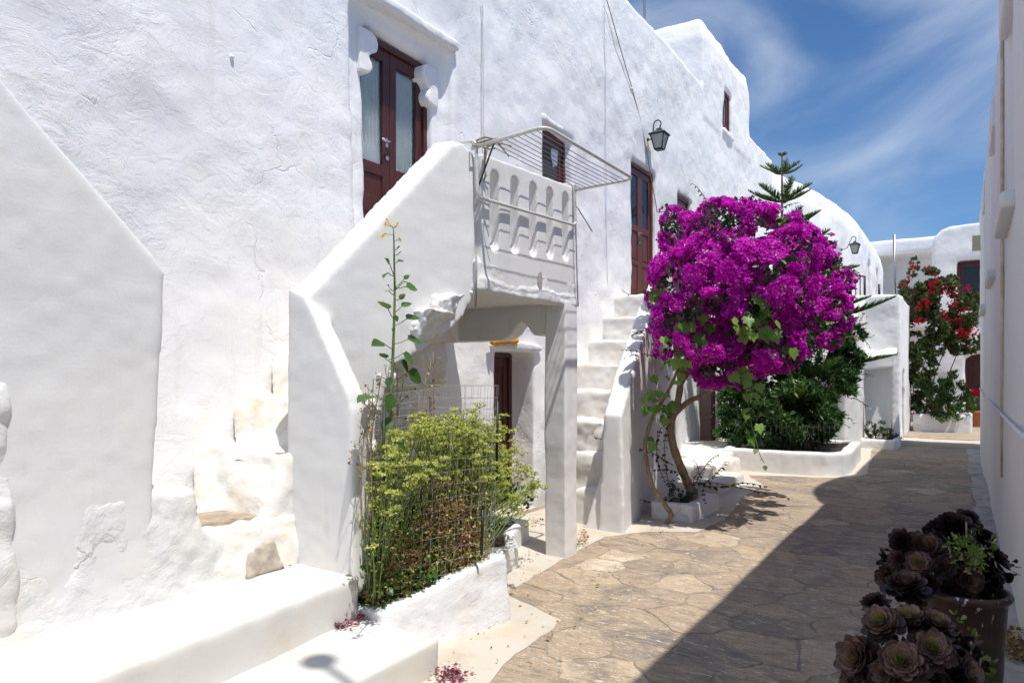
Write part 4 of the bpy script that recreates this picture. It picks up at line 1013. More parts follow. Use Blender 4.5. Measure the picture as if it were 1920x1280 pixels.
# yellow ruffled strip over the niche door
def yellow():
    t = thing('yellow_garland', 'bright yellow ruffled strip hanging above the dark door under the balcony', 'garland', (FX * H, 3.95 * H, 1.25 * H))
    bm = bmesh.new(); a = px(920, 639, x=(FX + .05) * H); b = px(969, 636, x=(FX + .05) * H); R = random.Random(1)
    n = 80
    for i in range(n):
        p = a.lerp(b, i / (n - 1)); q = p + V3(R.uniform(-.01, .035), R.uniform(-.012, .012), -.035 + R.uniform(-.008, .008))
        tube(bm, [p + V3(-.02, 0, .012), p + V3(.012, 0, .010), q], [.008, .016, .013], 5)
    obj('fringe', bm, M['yellow'], t)
yellow()

# ================================================================== POTS
def pot(label, c, r0, r1, h, mat, rim=.02, cat='flower pot', soil=True, name='flower_pot', grp=None):
    t = thing(name, label, cat, c, grp)
    bm = bmesh.new(); lathe(bm, [(r0 * .96, 0), (r0, .01), (r1, h - rim * 1.6), (r1 + rim * .6, h - rim * 1.5), (r1 + rim, h - rim * .7), (r1 + rim * .7, h), (r1 - .004, h), (r1 - .012, h - .02), (r1 - .02, h - .09)], c, 40)
    bmesh.ops.recalc_face_normals(bm, faces=bm.faces); obj('pot', bm, mat, t)
    bm = bmesh.new(); lathe(bm, [(r1 - .015, h - .09), (r1 - .019, h - .06), (.02, h - .05)], c, 24); obj('soil', bm, M['soil'], t)
    return t
PB = Vector((.01, 3.88, 0)); pot('tall brown plastic pot with white paint splashes by the right wall', PB, .14, .168, .545, M['pot'], .022, grp='pots along the right wall')
PF = Vector((-.13, 2.92, 0)); pot('pot below the nearest dark rosette plant, mostly below the picture', PF, .13, .17, .34, M['pot'], .02, grp='pots along the right wall')
pt_ = px(1826, 796, z=.13 + .05); pot('terracotta pot with red geranium outside the end house', (pt_.x, pt_.y, .13), .17, .25, .42, M['terracotta'], .03)
# ================================================================== VEGETATION
def lobes_cloud(lobes, t0, per_m2, spread=.9, clump=2.2, rad_k=1.0):
    """clustered points on overlapping lobes; lobes given as (u, v, r_px, depth offset in m)"""
    P = []; Nn = []
    for u, v, r, dz in lobes:
        t = t0 + dz; c = np.array(px(u, v, t=t)); R = r / 1300 * t * rad_k
        k = max(4, int(4 * math.pi * R * R * clump))
        cl = rdir(k * 3); n = int(per_m2 * 4 * math.pi * R * R)
        ci = rng.integers(0, len(cl), n)
        d = cl[ci] * 1.0 + rdir(n) * (.30 * spread); d /= np.linalg.norm(d, axis=1, keepdims=True)
        rr = R * (1 + .12 * (rng.random(len(cl))[ci] - .3)) * (1 - .28 * rng.random(n) ** 2)
        P.append(c + d * rr[:, None]); Nn.append(d)
    return np.concatenate(P), np.concatenate(Nn)
def part(name, me, mat, parent, stuff=False, label=None):
    o = obj(name, me, mat, parent)
    if stuff: o['kind'] = 'stuff'
    if label: o['label'] = label
    return o
def tubes(name, lst, mat, parent, n=5, stuff=False):
    bm = bmesh.new()
    for pts, r in lst: tube(bm, pts, r, n)
    o = obj(name, bm, mat, parent)
    if stuff: o['kind'] = 'stuff'
    return o
def curve(pts, n=6):
    """Catmull-Rom through points"""
    p = [Vector(q) for q in pts]; p = [p[0] * 2 - p[1]] + p + [p[-1] * 2 - p[-2]]; out = []
    for i in range(1, len(p) - 2):
        for k in range(n):
            t = k / n
            out.append(.5 * ((2 * p[i]) + (p[i + 1] - p[i - 1]) * t + (2 * p[i - 1] - 5 * p[i] + 4 * p[i + 1] - p[i + 2]) * t * t + (3 * p[i] - p[i - 1] - 3 * p[i + 1] + p[i + 2]) * t ** 3))
    out.append(p[-2]); return out
def taper(n, a, b): return [a + (b - a) * i / max(1, n - 1) for i in range(n)]

# ---- bougainvillea tree
bt = thing('bougainvillea_tree', 'round headed bougainvillea tree covered in magenta bracts on a crooked trunk', 'tree', (-1.62 * H, 4.7 * H, .1))
T0 = 4.86 * H
def spray(parent, pts, r=.006, leaf=.05, step=.045, mat='leaf_dark', smat='stem_brown', name='shoot', hang=.5, wid=.62, tint=(0, 1)):
    c = curve(pts, 8); L = []; acc = 0
    for a, b in zip(c, c[1:]):
        acc += (b - a).length
        if acc > step: L.append((b, (b - a).normalized())); acc = 0
    P = []; D = []; N_ = []
    for i, (p, d) in enumerate(L):
        side = d.cross(V3(0, 0, 1));
        if side.length < .1: side = V3(1, 0, 0)
        side.normalize()
        for s in (1, -1):
            q = side * s * .8 + d * .4 + V3(0, 0, -hang) + Vector(rng.normal(size=3) * .25)
            P.append(p); D.append(q); N_.append(V3(0, 0, 1) + Vector(rng.normal(size=3) * .4))
    bm = bmesh.new(); tube(bm, c, taper(len(c), r, r * .4), 5)
    o = obj(name, bm, M[smat], parent)
    if P:
        n = len(P); f = np.linspace(1, .6, n)
        part('leaf', leafmesh('leaf', P, D, N_, leaf * f * rng.uniform(.7, 1.15, n), wid, rng.uniform(*tint, n)), M[mat], o, True)
    return o
def bougainvillea():
    tp = lambda u, v, dt=0: px(u, v, t=T0 + dt)
    c = curve([tp(1304, 955), tp(1300, 930), tp(1284, 893), tp(1263, 838), tp(1258, 795), tp(1271, 752), tp(1276, 705), tp(1268, 640), tp(1290, 560)], 7)
    bm = bmesh.new(); tube(bm, c, [.052 * (1.35 - .35 * min(1, i / 6)) * (1 - .45 * i / len(c)) * (1 + .06 * math.sin(i * 1.7)) for i in range(len(c))], 12)
    obj('trunk', bm, M['bark'], bt)
    for q, r in (([tp(1262, 778), tp(1292, 752), tp(1330, 735, -.1), tp(1380, 690, -.1), tp(1440, 620)], .036), ([tp(1274, 720), tp(1320, 650, .2), tp(1370, 560, .2), tp(1400, 480)], .04), ([tp(1268, 660), tp(1262, 600, -.1), tp(1280, 500, -.2)], .03)):
        cc = curve(q, 6); bm = bmesh.new(); tube(bm, cc, taper(len(cc), r, r * .4), 8); obj('bough', bm, M['bark'], bt)
    core = [(1285, 445, 50), (1350, 425, 52), (1425, 428, 46), (1492, 470, 50), (1535, 515, 48), (1552, 585, 42), (1270, 520, 52), (1350, 510, 80), (1440, 530, 85), (1262, 598, 46), (1330, 610, 70), (1420, 620, 78), (1500, 600, 62),
            (1335, 680, 48), (1400, 688, 44), (1465, 655, 42)]
    lob = []
    for u, v, r in core:
        rr = math.hypot((u - 1405) / 195, (v - 555) / 180); k = math.sqrt(max(0.02, 1 - min(1, rr) ** 2))
        for s in (-1, 1): lob.append((u, v, r, s * .95 * k + rng.uniform(-.08, .08)))
        if k > .75: lob.append((u, v, r, 0))
    lob += [(1245, 652, 20, -.1), (1582, 525, 20, 0), (1262, 412, 24, .1), (1590, 548, 14, -.1), (1600, 520, 9, 0), (1250, 398, 14, 0), (1412, 384, 14, .1), (1240, 500, 18, 0), (1225, 560, 16, -.1), (1545, 455, 20, .1), (1575, 600, 24, -.1), (1560, 640, 16, 0), (1222, 610, 14, 0), (1490, 425, 26, .2), (1390, 392, 20, 0), (1330, 395, 18, 0)]
    P, Nn = lobes_cloud(lob, T0, 950, .85, 2.5)
    n = len(P); D = Nn * .5 + rdir(n) * .9
    tint = rng.random(n) * .88; w = rng.random(n) < .035; tint[w] = 1.0
    # each floret is three bracts round a tiny pale flower
    A = np.cross(Nn + rdir(n) * .5, rdir(n))
    part('bracts', leafmesh('bracts', P, A, np.cross(A, np.cross(Nn + rdir(n) * .55, A)), rng.uniform(.020, .035, n), 1.0, tint, BRACT), M['bract'], bt, True)
    k = n // 8; i = rng.integers(0, n, k)
    part('pale_florets', leafmesh('pale_florets', P[i] + Nn[i] * .02, rdir(k), Nn[i], rng.uniform(.012, .021, k), .9, np.ones(k)), M['bract'], bt, True)
    # green leaves deeper in the head
    P2, N2 = lobes_cloud([(u, v, r * .86, d * .9) for u, v, r, d in lob], T0, 210, 1.0)
    k = len(P2); part('leaves', leafmesh('leaves', P2, N2 * .4 + rdir(k), N2, rng.uniform(.045, .075, k), .62, rng.random(k) * .85), M['leaf_dark'], bt, True)
    for pts in ([(1222, 548), (1200, 545), (1180, 552), (1166, 542)], [(1330, 392), (1322, 372), (1308, 352), (1298, 344)], [(1225, 668), (1205, 662), (1185, 656), (1167, 655)], [(1500, 430), (1540, 440), (1560, 436)],
                [(1560, 500), (1590, 500), (1612, 512)], [(1300, 400), (1270, 385), (1246, 388)], [(1450, 400), (1478, 384), (1500, 380)], [(1330, 720), (1345, 745), (1350, 768)], [(1215, 620), (1195, 622), (1182, 632)],
                [(1560, 640), (1600, 630), (1622, 640), (1632, 652)]):
        spray(bt, [tp(u, v, -.1) for u, v in pts], leaf=.05, step=.05)
    # basal shoots with dark hanging leaves
    for pts in ([(1262, 872), (1225, 850), (1180, 836), (1150, 828), (1118, 820)], [(1300, 905), (1340, 905), (1390, 914), (1440, 926), (1482, 934)], [(1300, 903), (1340, 912), (1395, 905), (1440, 912)],
                [(1305, 905), (1318, 880), (1332, 862), (1346, 852)], [(1255, 945), (1225, 942), (1200, 936), (1192, 944)], [(1262, 760), (1250, 800), (1246, 850), (1252, 905)], [(1240, 800), (1232, 830), (1234, 870), (1246, 900)],
                [(1290, 900), (1270, 885), (1250, 880), (1228, 880)], [(1320, 905), (1335, 895), (1350, 880), (1362, 865)], [(1300, 900), (1310, 880), (1300, 860)]):
        spray(bt, [tp(u, v, -.12 + .04 * i) for i, (u, v) in enumerate(pts)], leaf=.062, step=.040, tint=(0, .45))
    P3, N3 = lobes_cloud([(1280, 910, 26, 0), (1300, 930, 22, -.1), (1262, 935, 16, -.1)], T0, 420); k = len(P3)
    part('basal_leaves', leafmesh('basal_leaves', P3, N3 + rdir(k) * .7, N3, rng.uniform(.03, .06, k), .6, rng.random(k) * .7), M['leaf_dark'], bt, True)
bougainvillea()

# ---- grape vine through the tree
def vine_leaf_mesh(seed):
    R = random.Random(seed); bm = bmesh.new(); o = bm.verts.new((0, .12, 0)); pts = []
    prof = [(0.0, 0.0), (.16, -.10), (.36, -.06), (.33, .10), (.55, .22), (.40, .34), (.46, .60), (.24, .60), (.16, .78), (0, 1.0)]
    for x, y in prof: pts.append((x, y))
    for x, y in reversed(prof[1:-1]): pts.append((-x, y))
    vs = [bm.verts.new((x * R.uniform(.9, 1.1), y, .16 * abs(x) + R.uniform(-.03, .03) - .10 * y * y)) for x, y in pts]
    for i in range(len(vs)): bm.faces.new((o, vs[i], vs[(i + 1) % len(vs)]))
    bmesh.ops.recalc_face_normals(bm, faces=bm.faces)
    me = bpy.data.meshes.new('leaf'); bm.to_mesh(me); bm.free()
    a = me.attributes.new('tint', 'FLOAT', 'POINT'); a.data.foreach_set('value', np.full(len(me.vertices), R.random(), np.float32))
    smooth(me); me.materials.append(M['leaf_vine']); return me
gv = thing('grape_vine', 'pale green grape vine trailing through the front of the magenta bougainvillea', 'vine', tuple(px(1246, 985, t=4.58 * H)))
VM = [vine_leaf_mesh(i) for i in range(7)]
def vine():
    tp = lambda u, v, dt=0: px(u, v, t=T0 - .35 + dt)
    c = curve([tp(1247, 985, -.06), tp(1258, 965, -.06), tp(1246, 945, -.03), tp(1225, 915), tp(1213, 868), tp(1210, 828), tp(1225, 780), tp(1252, 735), tp(1272, 690)], 6)
    bm = bmesh.new(); tube(bm, c, [(.028 - .012 * i / len(c)) * (1 + .15 * math.sin(i * 2.3)) for i in range(len(c))], 9); obj('stem', bm, M['bark'], gv)
    R = random.Random(9)
    def leaves(u, v, n, su, sv, sz, dt=-.5):
        for _ in range(n):
            p = tp(u + R.gauss(0, su), v + R.gauss(0, sv), dt + R.uniform(-.12, .12)); me = R.choice(VM)
            o = bpy.data.objects.new('leaf', me); C.objects.link(o); o.location = p; adopt(o, gv)
            s = sz * R.uniform(.5, 1.0)
            n_ = Vector((.45, -.75, .5)) + Vector((R.gauss(0, .5), R.gauss(0, .5), R.gauss(0, .4))); n_.normalize()
            d = V3(R.gauss(0, .5), R.gauss(0, .4), -1); d = (d - n_ * d.dot(n_)).normalized(); x = d.cross(n_)
            o.rotation_euler = Matrix((x, d, n_)).transposed().to_euler(); o.scale = (s, s, s)
    leaves(1425, 590, 15, 26, 18, .145, -.75); leaves(1395, 615, 8, 14, 12, .15, -.8); leaves(1300, 650, 15, 20, 24, .14, -.45); leaves(1268, 700, 7, 14, 16, .13, -.25); leaves(1236, 735, 14, 14, 24, .13, -.15); leaves(1290, 620, 8, 22, 16, .13, -.55)
    leaves(1255, 770, 5, 8, 14, .14, -.1); leaves(1400, 720, 7, 12, 12, .13, -.55); leaves(1380, 705, 6, 14, 10, .14, -.5); leaves(1482, 545, 3, 10, 6, .13, -.7); leaves(1480, 655, 3, 8, 6, .13, -.7); leaves(1232, 545, 5, 9, 9, .13, -.1); leaves(1225, 830, 3, 6, 10, .11, -.1)
    leaves(1545, 612, 4, 8, 6, .13, -.3); leaves(1468, 410, 2, 3, 3, .12, .3)
    sh = [tp(u, v, -.6) for u, v in ((1396, 715), (1402, 750), (1408, 790), (1416, 820), (1424, 850), (1433, 868))]
    bm = bmesh.new(); cc = curve(sh, 5); tube(bm, cc, taper(len(cc), .007, .003), 5); obj('tendril', bm, M['stem_green'], gv)
    for u, v, s in ((1408, 765, .13), (1396, 778, .12), (1421, 790, .11), (1404, 822, .12), (1420, 838, .10), (1430, 862, .07), (1436, 872, .05)): leaves(u, v, 1, 2, 2, s, -.6)
    sh = [tp(u, v, -.5) for u, v in ((1465, 660), (1480, 690), (1488, 715), (1490, 742))]
    bm = bmesh.new(); cc = curve(sh, 5); tube(bm, cc, taper(len(cc), .006, .003), 5); obj('tendril', bm, M['stem_green'], gv)
    for u, v, s in ((1484, 700, .10), (1490, 735, .07)): leaves(u, v, 1, 2, 2, s, -.5)
vine()

# ---- araucaria
ar = thing('araucaria_tree', 'young araucaria with open whorls of fronds rising behind the bougainvillea', 'tree', tuple(px(1467, 860, t=12.3)))
def araucaria():
    T = 12.3; k = T / 1300; top = px(1466, 284, t=T); base = px(1468, 870, t=T)
    bm = bmesh.new(); c = [base.lerp(top, i / 10) for i in range(11)]; tube(bm, c, taper(11, .06, .012), 8); obj('trunk', bm, M['bark'], ar)
    tiers = [(292, 8, 5), (326, 40, 7), (379, 57, 7), (428, 66, 7), (478, 104, 7), (535, 128, 7), (592, 182, 8), (640, 160, 6), (700, 176, 7), (752, 150, 6)]
    for ti, (v, rp, nb) in enumerate(tiers):
        o = px(1467, v, t=T); Rr = rp * k; a0 = .35 + ti * 1.1
        for b in range(nb):
            a = a0 + 2 * math.pi * b / nb + rng.uniform(-.15, .15); ln = Rr * rng.uniform(.9, 1.1)
            d = V3(math.cos(a), math.sin(a), 0); rise = (.30 if ti < 4 else .16) + rng.uniform(-.10, .10); sag = rng.uniform(-.02, .10)
            pts = [o + d * (ln * s) + V3(0, 0, ln * (rise * s + .12 * s * s - sag * math.sin(math.pi * s) - (.10 * s if ti > 3 else 0))) for s in [i / 9 for i in range(10)]]
            bm = bmesh.new(); tube(bm, pts, taper(10, .011, .004), 4); fr = obj('branch', bm, M['stem_brown'], ar)
            P = []; D = []; N_ = []; S = []
            m = max(14, int(ln / .009))
            for i in range(m):
                s = .12 + .88 * i / (m - 1); j = min(8, int(s * 9)); p = pts[j].lerp(pts[j + 1], s * 9 - j); dd = (pts[j + 1] - pts[j]).normalized()
                sd = dd.cross(V3(0, 0, 1)).normalized()
                for sg in (1, -1):
                    P.append(p); D.append(sd * sg * .85 + dd * .65 + V3(0, 0, .55) + Vector(rng.normal(size=3) * .09)); N_.append(V3(0, 0, 1) + Vector(rng.normal(size=3) * .5))
                    S.append((.12 + .15 * min(1, Rr)) * math.sin(math.pi * min(.97, .18 + .80 * s)) ** .6 * min(1, .35 + Rr))
                P.append(p); D.append(dd * .6 + V3(0, 0, .8)); N_.append(sd); S.append(.05)
            n = len(P)
            part('needles', leafmesh('needles', P, D, N_, np.array(S) * rng.uniform(.75, 1.1, n), .12 if ti > 0 else .22, rng.random(n), BLADE), M['leaf_pine'], fr, True)
araucaria()

# ---- dark shrub in the curved planter
def bush(name, label, lobes, t, per, leaf, wid, mat, cat='shrub', nshoot=0, shleaf=None, ext=1.0, base=None, stems=5, tpl=LEAF, spread=1.0, up=.35):
    P, Nn = lobes_cloud(lobes, t, per, spread); k = len(P)
    b = base or px(lobes[0][0], lobes[0][1] + lobes[0][2], t=t)
    tr = thing(name, label, cat, tuple(b))
    part('foliage', leafmesh('foliage', P, Nn * .6 + rdir(k) * .65 + np.array([0, 0, up]), Nn + rdir(k) * .5, leaf * rng.uniform(.6, 1.2, k), wid, rng.random(k), tpl), M[mat], tr, True)
    if stems:
        L = []
        for i in range(stems):
            u, v, r, dz = lobes[rng.integers(len(lobes))][:4]; q = px(u, v, t=t + dz); s = b + V3(rng.uniform(-.15, .15), rng.uniform(-.1, .1), 0)
            L.append((curve([s, s.lerp(q, .5) + V3(rng.uniform(-.08, .08), 0, .05), q], 5), .012 if t > 8 else .005))
        tubes('stems', L, M['stem_brown'], tr, 5, True)
    return tr
shl = [(1400, 760, 50, 0), (1450, 700, 62, .3), (1520, 690, 66, .3), (1575, 680, 38, 0), (1430, 798, 38, -.2), (1500, 775, 62, -.3), (1552, 752, 44, -.2), (1588, 640, 30, .1), (1385, 800, 28, 0), (1596, 715, 22, 0), (1540, 800, 28, -.3), (1570, 620, 32, .3), (1600, 670, 18, 0),
       (1395, 720, 36, .3), (1480, 810, 30, -.2), (1470, 770, 40, .3), (1495, 740, 40, .4), (1376, 765, 26, .1), (1366, 815, 20, 0), (1380, 735, 22, .2)]
shrub = bush('oleander_shrub', 'large dark green shrub filling the curved planter under the araucaria', shl, 11.7, 900, .105, .36, 'leaf_shrub', base=px(1490, 850, t=11.6), stems=14, up=.25)
for u, v, du, dv in ((1585, 640, 55, -12), (1590, 660, 50, 5), (1600, 700, 35, 5), (1590, 745, 40, 20), (1575, 720, 45, 8), (1560, 790, 35, 12), (1570, 770, 32, 26), (1590, 625, 30, -40), (1560, 610, 20, -50), (1350, 760, -5, 20), (1365, 800, -18, 14), (1575, 690, 50, 12)):
    spray(shrub, [px(u + du * s, v + dv * s * s, t=11.6) for s in (0, .4, .7, 1)], .006, .10, .05, 'leaf_shrub', 'stem_green', hang=.1, wid=.32)
# low wire guard at the planter edge
wg = thing('wire_guard', 'short dark wire guard standing on the rim of the curved planter', 'fence', tuple(px(1580, 840, t=11)))
for i in range(15):
    f = i / 14; p = Vector((-1.75 + .69 * f, 7.42 + .1 * f, .20)) * H; bm = bmesh.new(); tube(bm, [p, p + V3(0, 0, .44 + rng.uniform(-.05, .05))], .0038, 4); obj('wire', bm, M['iron'], wg)
bm = bmesh.new(); tube(bm, [Vector((-1.75, 7.42, .46)) * H, Vector((-1.06, 7.52, .46)) * H], .006, 4); obj('rail', bm, M['iron'], wg)

# ---- far planting
rb = bush('red_bougainvillea', 'straggling bougainvillea with sparse crimson bracts climbing at the end of the alley', [(1715, 560, 26, 0), (1760, 560, 36, 0), (1798, 590, 32, 0), (1740, 615, 32, 0), (1712, 640, 20, 0), (1728, 690, 26, .2), (1714, 510, 9, 0), (1713, 490, 5, 0), (1742, 525, 20, 0), (1818, 640, 20, 0), (1775, 620, 34, .3),
     (1700, 540, 12, 0), (1815, 560, 16, 0), (1740, 660, 22, .1), (1720, 730, 22, .2), (1800, 650, 16, 0), (1782, 530, 12, 0), (1722, 660, 20, 0), (1715, 700, 18, .1), (1732, 735, 20, .2), (1712, 760, 14, .2), (1755, 575, 34, .1), (1790, 615, 26, 0)], 17.3, 640, .095, .6, 'leaf_olive', cat='climber', base=px(1730, 790, t=17.4), stems=9)
def red():
    cl = [(1737, 568, 9), (1723, 575, 6), (1785, 572, 8), (1805, 582, 7), (1800, 622, 8), (1725, 600, 8), (1822, 620, 9), (1772, 545, 8), (1750, 535, 8), (1713, 500, 5), (1738, 498, 4), (1695, 535, 4), (1830, 590, 6), (1768, 590, 7), (1790, 552, 6), (1815, 540, 5), (1742, 550, 6), (1760, 520, 6), (1706, 520, 3), (1800, 600, 5), (1782, 603, 5), (1812, 628, 6)]
    P, Nn = lobes_cloud([(u, v, r, -.25) for u, v, r in cl], 17.2, 170); n = len(P); A = rdir(n)
    part('bracts', leafmesh('bracts', P, A, Nn, rng.uniform(.035, .055, n), 1, rng.random(n), BRACT), M['bract_red'], rb, True)
red()
bush('rosemary_bush', 'dark feathery green bush in the far planter below the red bougainvillea', [(1760, 735, 24, 0), (1785, 745, 26, 0), (1745, 755, 24, 0), (1770, 770, 20, -.1), (1790, 715, 16, 0), (1735, 730, 16, .1)], 16.9, 900, .10, .24, 'leaf_dark', base=px(1765, 782, t=16.9), up=.8)
bush('trailing_plant', 'light green trailing plant spilling over the far planter edge', [(1798, 772, 14, 0), (1812, 762, 13, 0), (1785, 782, 9, 0), (1822, 755, 10, 0), (1770, 778, 12, 0)], 16.6, 800, .07, .45, 'leaf_mid', base=px(1800, 785, t=16.6), stems=3)
gr = bush('geranium', 'red geranium growing in the terracotta pot', [(1826, 755, 13, 0), (1820, 745, 8, 0), (1833, 748, 9, 0)], pt_.y * .8387 - pt_.x * .5446, 400, .07, .8, 'leaf_olive', cat='flower', base=Vector((pt_.x, pt_.y, .5)), stems=3)
P, Nn = lobes_cloud([(1822, 736, 4, -.1), (1829, 733, 4, -.1), (1834, 738, 4, -.1)], 17.6, 900); n = len(P)
part('blooms', leafmesh('blooms', P, rdir(n), Nn, .04, 1, rng.random(n), BRACT), M['bract_red'], gr, True)
bush('low_shrub', 'low brownish green bush in the small planter at the stair block', [(1640, 808, 13, 0), (1655, 806, 14, 0), (1670, 815, 11, 0), (1632, 800, 8, 0), (1682, 822, 7, -.1)], 14.7, 900, .07, .4, 'leaf_olive', base=px(1650, 822, t=14.7), stems=3)
for u, v0, v1, lb in ((1619, 820, 745, 'leftmost thin cane in the small far planter'), (1671, 815, 770, 'thin cane standing behind the low brownish bush')):
    bm = bmesh.new(); tube(bm, [px(u, v0, t=14.6), px(u + 1, v1, t=14.6)], .01, 5); tag(obj('cane', bm, M['stem_dry']), lb, 'cane')
# ================================================================== OVERGROWN PLANTER BY THE STEPS
hb = thing('seeding_herb', 'tangle of yellow green seeding herbs with flat flower heads inside the wire mesh', 'herb', (-2.65, 3.2, .36))
def herbs():
    topv = [(690, 905), (715, 840), (745, 812), (790, 805), (850, 800), (900, 800), (935, 795), (960, 822), (985, 862), (1010, 895)]
    def tv(u): return float(np.interp(u, [a for a, b in topv], [b for a, b in topv]))
    S = []; LP = []; LD = []; UP = []; UD = []; US = []; ray_ = []
    for i in range(270):
        u = rng.uniform(692, 940) if i % 4 else rng.uniform(880, 1008)
        v = tv(u) + abs(rng.normal(0, 55)) + rng.uniform(-14, 8) - (rng.uniform(0, 26) if i % 6 == 0 else 0)
        if u > 900: v = tv(u) + rng.uniform(0, 130)
        if u > 985: v = min(v, 915)
        tip = px(u, v, x=rng.uniform(-2.95, -2.45))
        b = V3(np.clip(tip.x + rng.uniform(-.12, .12), -2.94, -2.56), np.clip(tip.y + rng.uniform(-.22, .10), 2.86, 3.52), 0); xm = -2.70 + .285 * (b.y / H - 1.80) / .55; b.x = min(b.x, xm - .07 - .10 * rng.random()); b.z = soilz(b.y) - .01
        mid = b.lerp(tip, .55) + V3(rng.uniform(-.05, .05), rng.uniform(-.05, .05), .05)
        c = curve([b, mid, tip], 6); S.append((c, taper(len(c), .0042, .0022)))
        for k in range(20 if u < 880 else 26):
            lo_ = .12 if u < 820 else .3; s = lo_ + (1 - lo_) * rng.random() ** .8; j = min(len(c) - 2, int(s * (len(c) - 1))); p = c[j].lerp(c[j + 1], s * (len(c) - 1) - j)
            q = p + Vector(rdir(1)[0]) * rng.uniform(.01, .085); LP.append(q); LD.append(q - p + V3(0, 0, .02))
        # a flat head of small stalked clusters
        for h_ in range(rng.integers(1, 4)):
            o = tip + Vector(rdir(1)[0]) * (.0 if h_ == 0 else .07); n_ = rng.integers(9, 15); sz = rng.uniform(.022, .045)
            for k in range(n_):
                a = rng.uniform(0, 6.28); r = sz * math.sqrt(rng.random()); e = o + V3(r * math.cos(a), r * math.sin(a), sz * .75 - r * .3)
                ray_.append(([o, e], .0011))
                for _ in range(4): UP.append(e + Vector(rdir(1)[0]) * .006); UD.append(rdir(1)[0] + np.array([0, 0, .6])); US.append(rng.uniform(.010, .017))
    tubes('stems', S, M['stem_green'], hb, 4, True); tubes('flower_rays', ray_, M['stem_green'], hb, 3, True)
    n = len(LP); part('leaves', leafmesh('leaves', LP, LD, rdir(n) + np.array([0, 0, .8]), rng.uniform(.012, .030, n), .5, rng.random(n) * .75), M['leaf_celery'], hb, True)
    n = len(UP); part('flower_heads', leafmesh('flower_heads', UP, UD, rdir(n), np.array(US), .9, .55 + .45 * rng.random(n)), M['leaf_celery'], hb, True)
herbs()
def leafbed(name, label, n, ur, vr, xr, size, wid, mat, cat, loc, stems=None, tmin=0, tmax=1):
    t = thing(name, label, cat, loc); P = []
    for _ in range(n):
        p = px(rng.uniform(*ur), rng.uniform(*vr), x=rng.uniform(*xr))
        q = np.clip(p.y, 2.84, 3.56); xm = -2.70 + .285 * (q / H - 1.80) / .55 - .03; P.append((min(p.x, xm), q, max(p.z, soilz(q) + .01 + .03 * rng.random())))
    k = len(P); part('leaves', leafmesh('leaves', P, rdir(k) + np.array([.2, -.2, .2]), rdir(k) + np.array([.5, -.5, .6]), rng.uniform(size * .5, size * 1.15, k), wid, rng.uniform(tmin, tmax, k)), M[mat], t, True)
    return t
dr = leafbed('withered_plant', 'withered tan brown foliage along the foot of the wire mesh', 700, (740, 895), (890, 1090), (-2.62, -2.42), .030, .45, 'leaf_dry', 'plant', (-2.5, 3.2, .38))
P = []
for (u, v, s, n_) in ((868, 960, 24, 420), (885, 1010, 18, 300), (800, 1050, 26, 330), (835, 985, 24, 300), (735, 1075, 18, 110), (760, 1000, 18, 150), (850, 905, 14, 90), (705, 1098, 12, 60), (870, 1040, 18, 170)):
    for _ in range(n_):
        p = px(u + rng.normal(0, s * .6), v + rng.normal(0, s * .7), x=rng.uniform(-2.60, -2.42)); q = min(3.56, max(p.y, 2.84 + .06 * rng.random())); xm = -2.70 + .285 * (q / H - 1.80) / .55; P.append((min(p.x, xm), q, max(p.z, soilz(q) + .01 + .04 * rng.random())))
k = len(P); part('dry_tufts', leafmesh('dry_tufts', P, rdir(k) + np.array([.2, -.2, .7]), rdir(k), rng.uniform(.012, .034, k), .38, rng.random(k)), M['leaf_dry'], dr, True)
leafbed('leafy_seedlings', 'bright green young leaves at the near bottom corner of the mesh', 150, (684, 790), (1000, 1108), (-2.60, -2.40), .060, .8, 'leaf_mid', 'plant', (-2.55, 2.95, .38))
leafbed('leafy_undergrowth', 'dark green undergrowth in the shade at the bottom of the overgrown planter', 420, (690, 890), (940, 1095), (-2.92, -2.60), .065, .75, 'leaf_dark', 'plant', (-2.7, 3.1, .38), tmin=.3)
leafbed('weed_seedlings', 'small fresh weeds filling the near end of the overgrown planter', 520, (684, 800), (960, 1108), (-2.66, -2.42), .042, .6, 'leaf_celery', 'plant', (-2.6, 2.98, .38))
leafbed('yellowing_leaves', 'broad yellowing leaves low in the overgrown planter', 120, (700, 870), (1000, 1100), (-2.56, -2.38), .055, .8, 'leaf_vine', 'plant', (-2.5, 3.1, .38), tmin=.5)

def front_bed(name, label, n, size, wid, mat, hs, y0=2.82, y1=3.55, tmin=0, tmax=1, depth=.20, rise=.3):
    y = rng.uniform(y0, y1, n); xm = -2.70 + .285 * (y / H - 1.80) / .55
    x = xm - .02 - depth * rng.random(n) ** 1.5; z = np.array([soilz(q) for q in y]) + .015 + np.minimum(hs * 3.2, rng.exponential(hs, n))
    x = x + .05 * np.sin(y * 17) * (rng.random(n) - .3)
    t = thing(name, label, 'plant', (-2.6, (y0 + y1) / 2, .3))
    part('leaves', leafmesh('leaves', np.stack([x, y, z], 1), rdir(n) + np.array([.35, -.25, rise]), rdir(n) + np.array([.5, -.4, .7]), rng.uniform(size * .45, size * 1.15, n), wid, rng.uniform(tmin, tmax, n)), M[mat], t, True)
front_bed('green_weeds', 'yellow green weeds packed along the front of the low rough planter', 1500, .034, .55, 'leaf_celery', .16)
front_bed('green_weeds', 'dark green broad leaves low at the near end of the rough planter', 420, .055, .75, 'leaf_mid', .07, 2.82, 3.25)
front_bed('withered_plant', 'bleached tan dead leaves along the planter rim', 900, .030, .42, 'leaf_dry', .07, 2.95, 3.55, rise=.8)
front_bed('withered_plant', 'orange brown dead growth at the far end of the wire mesh', 1000, .028, .40, 'leaf_dry', .17, 3.25, 3.56, tmax=.8, rise=.8)
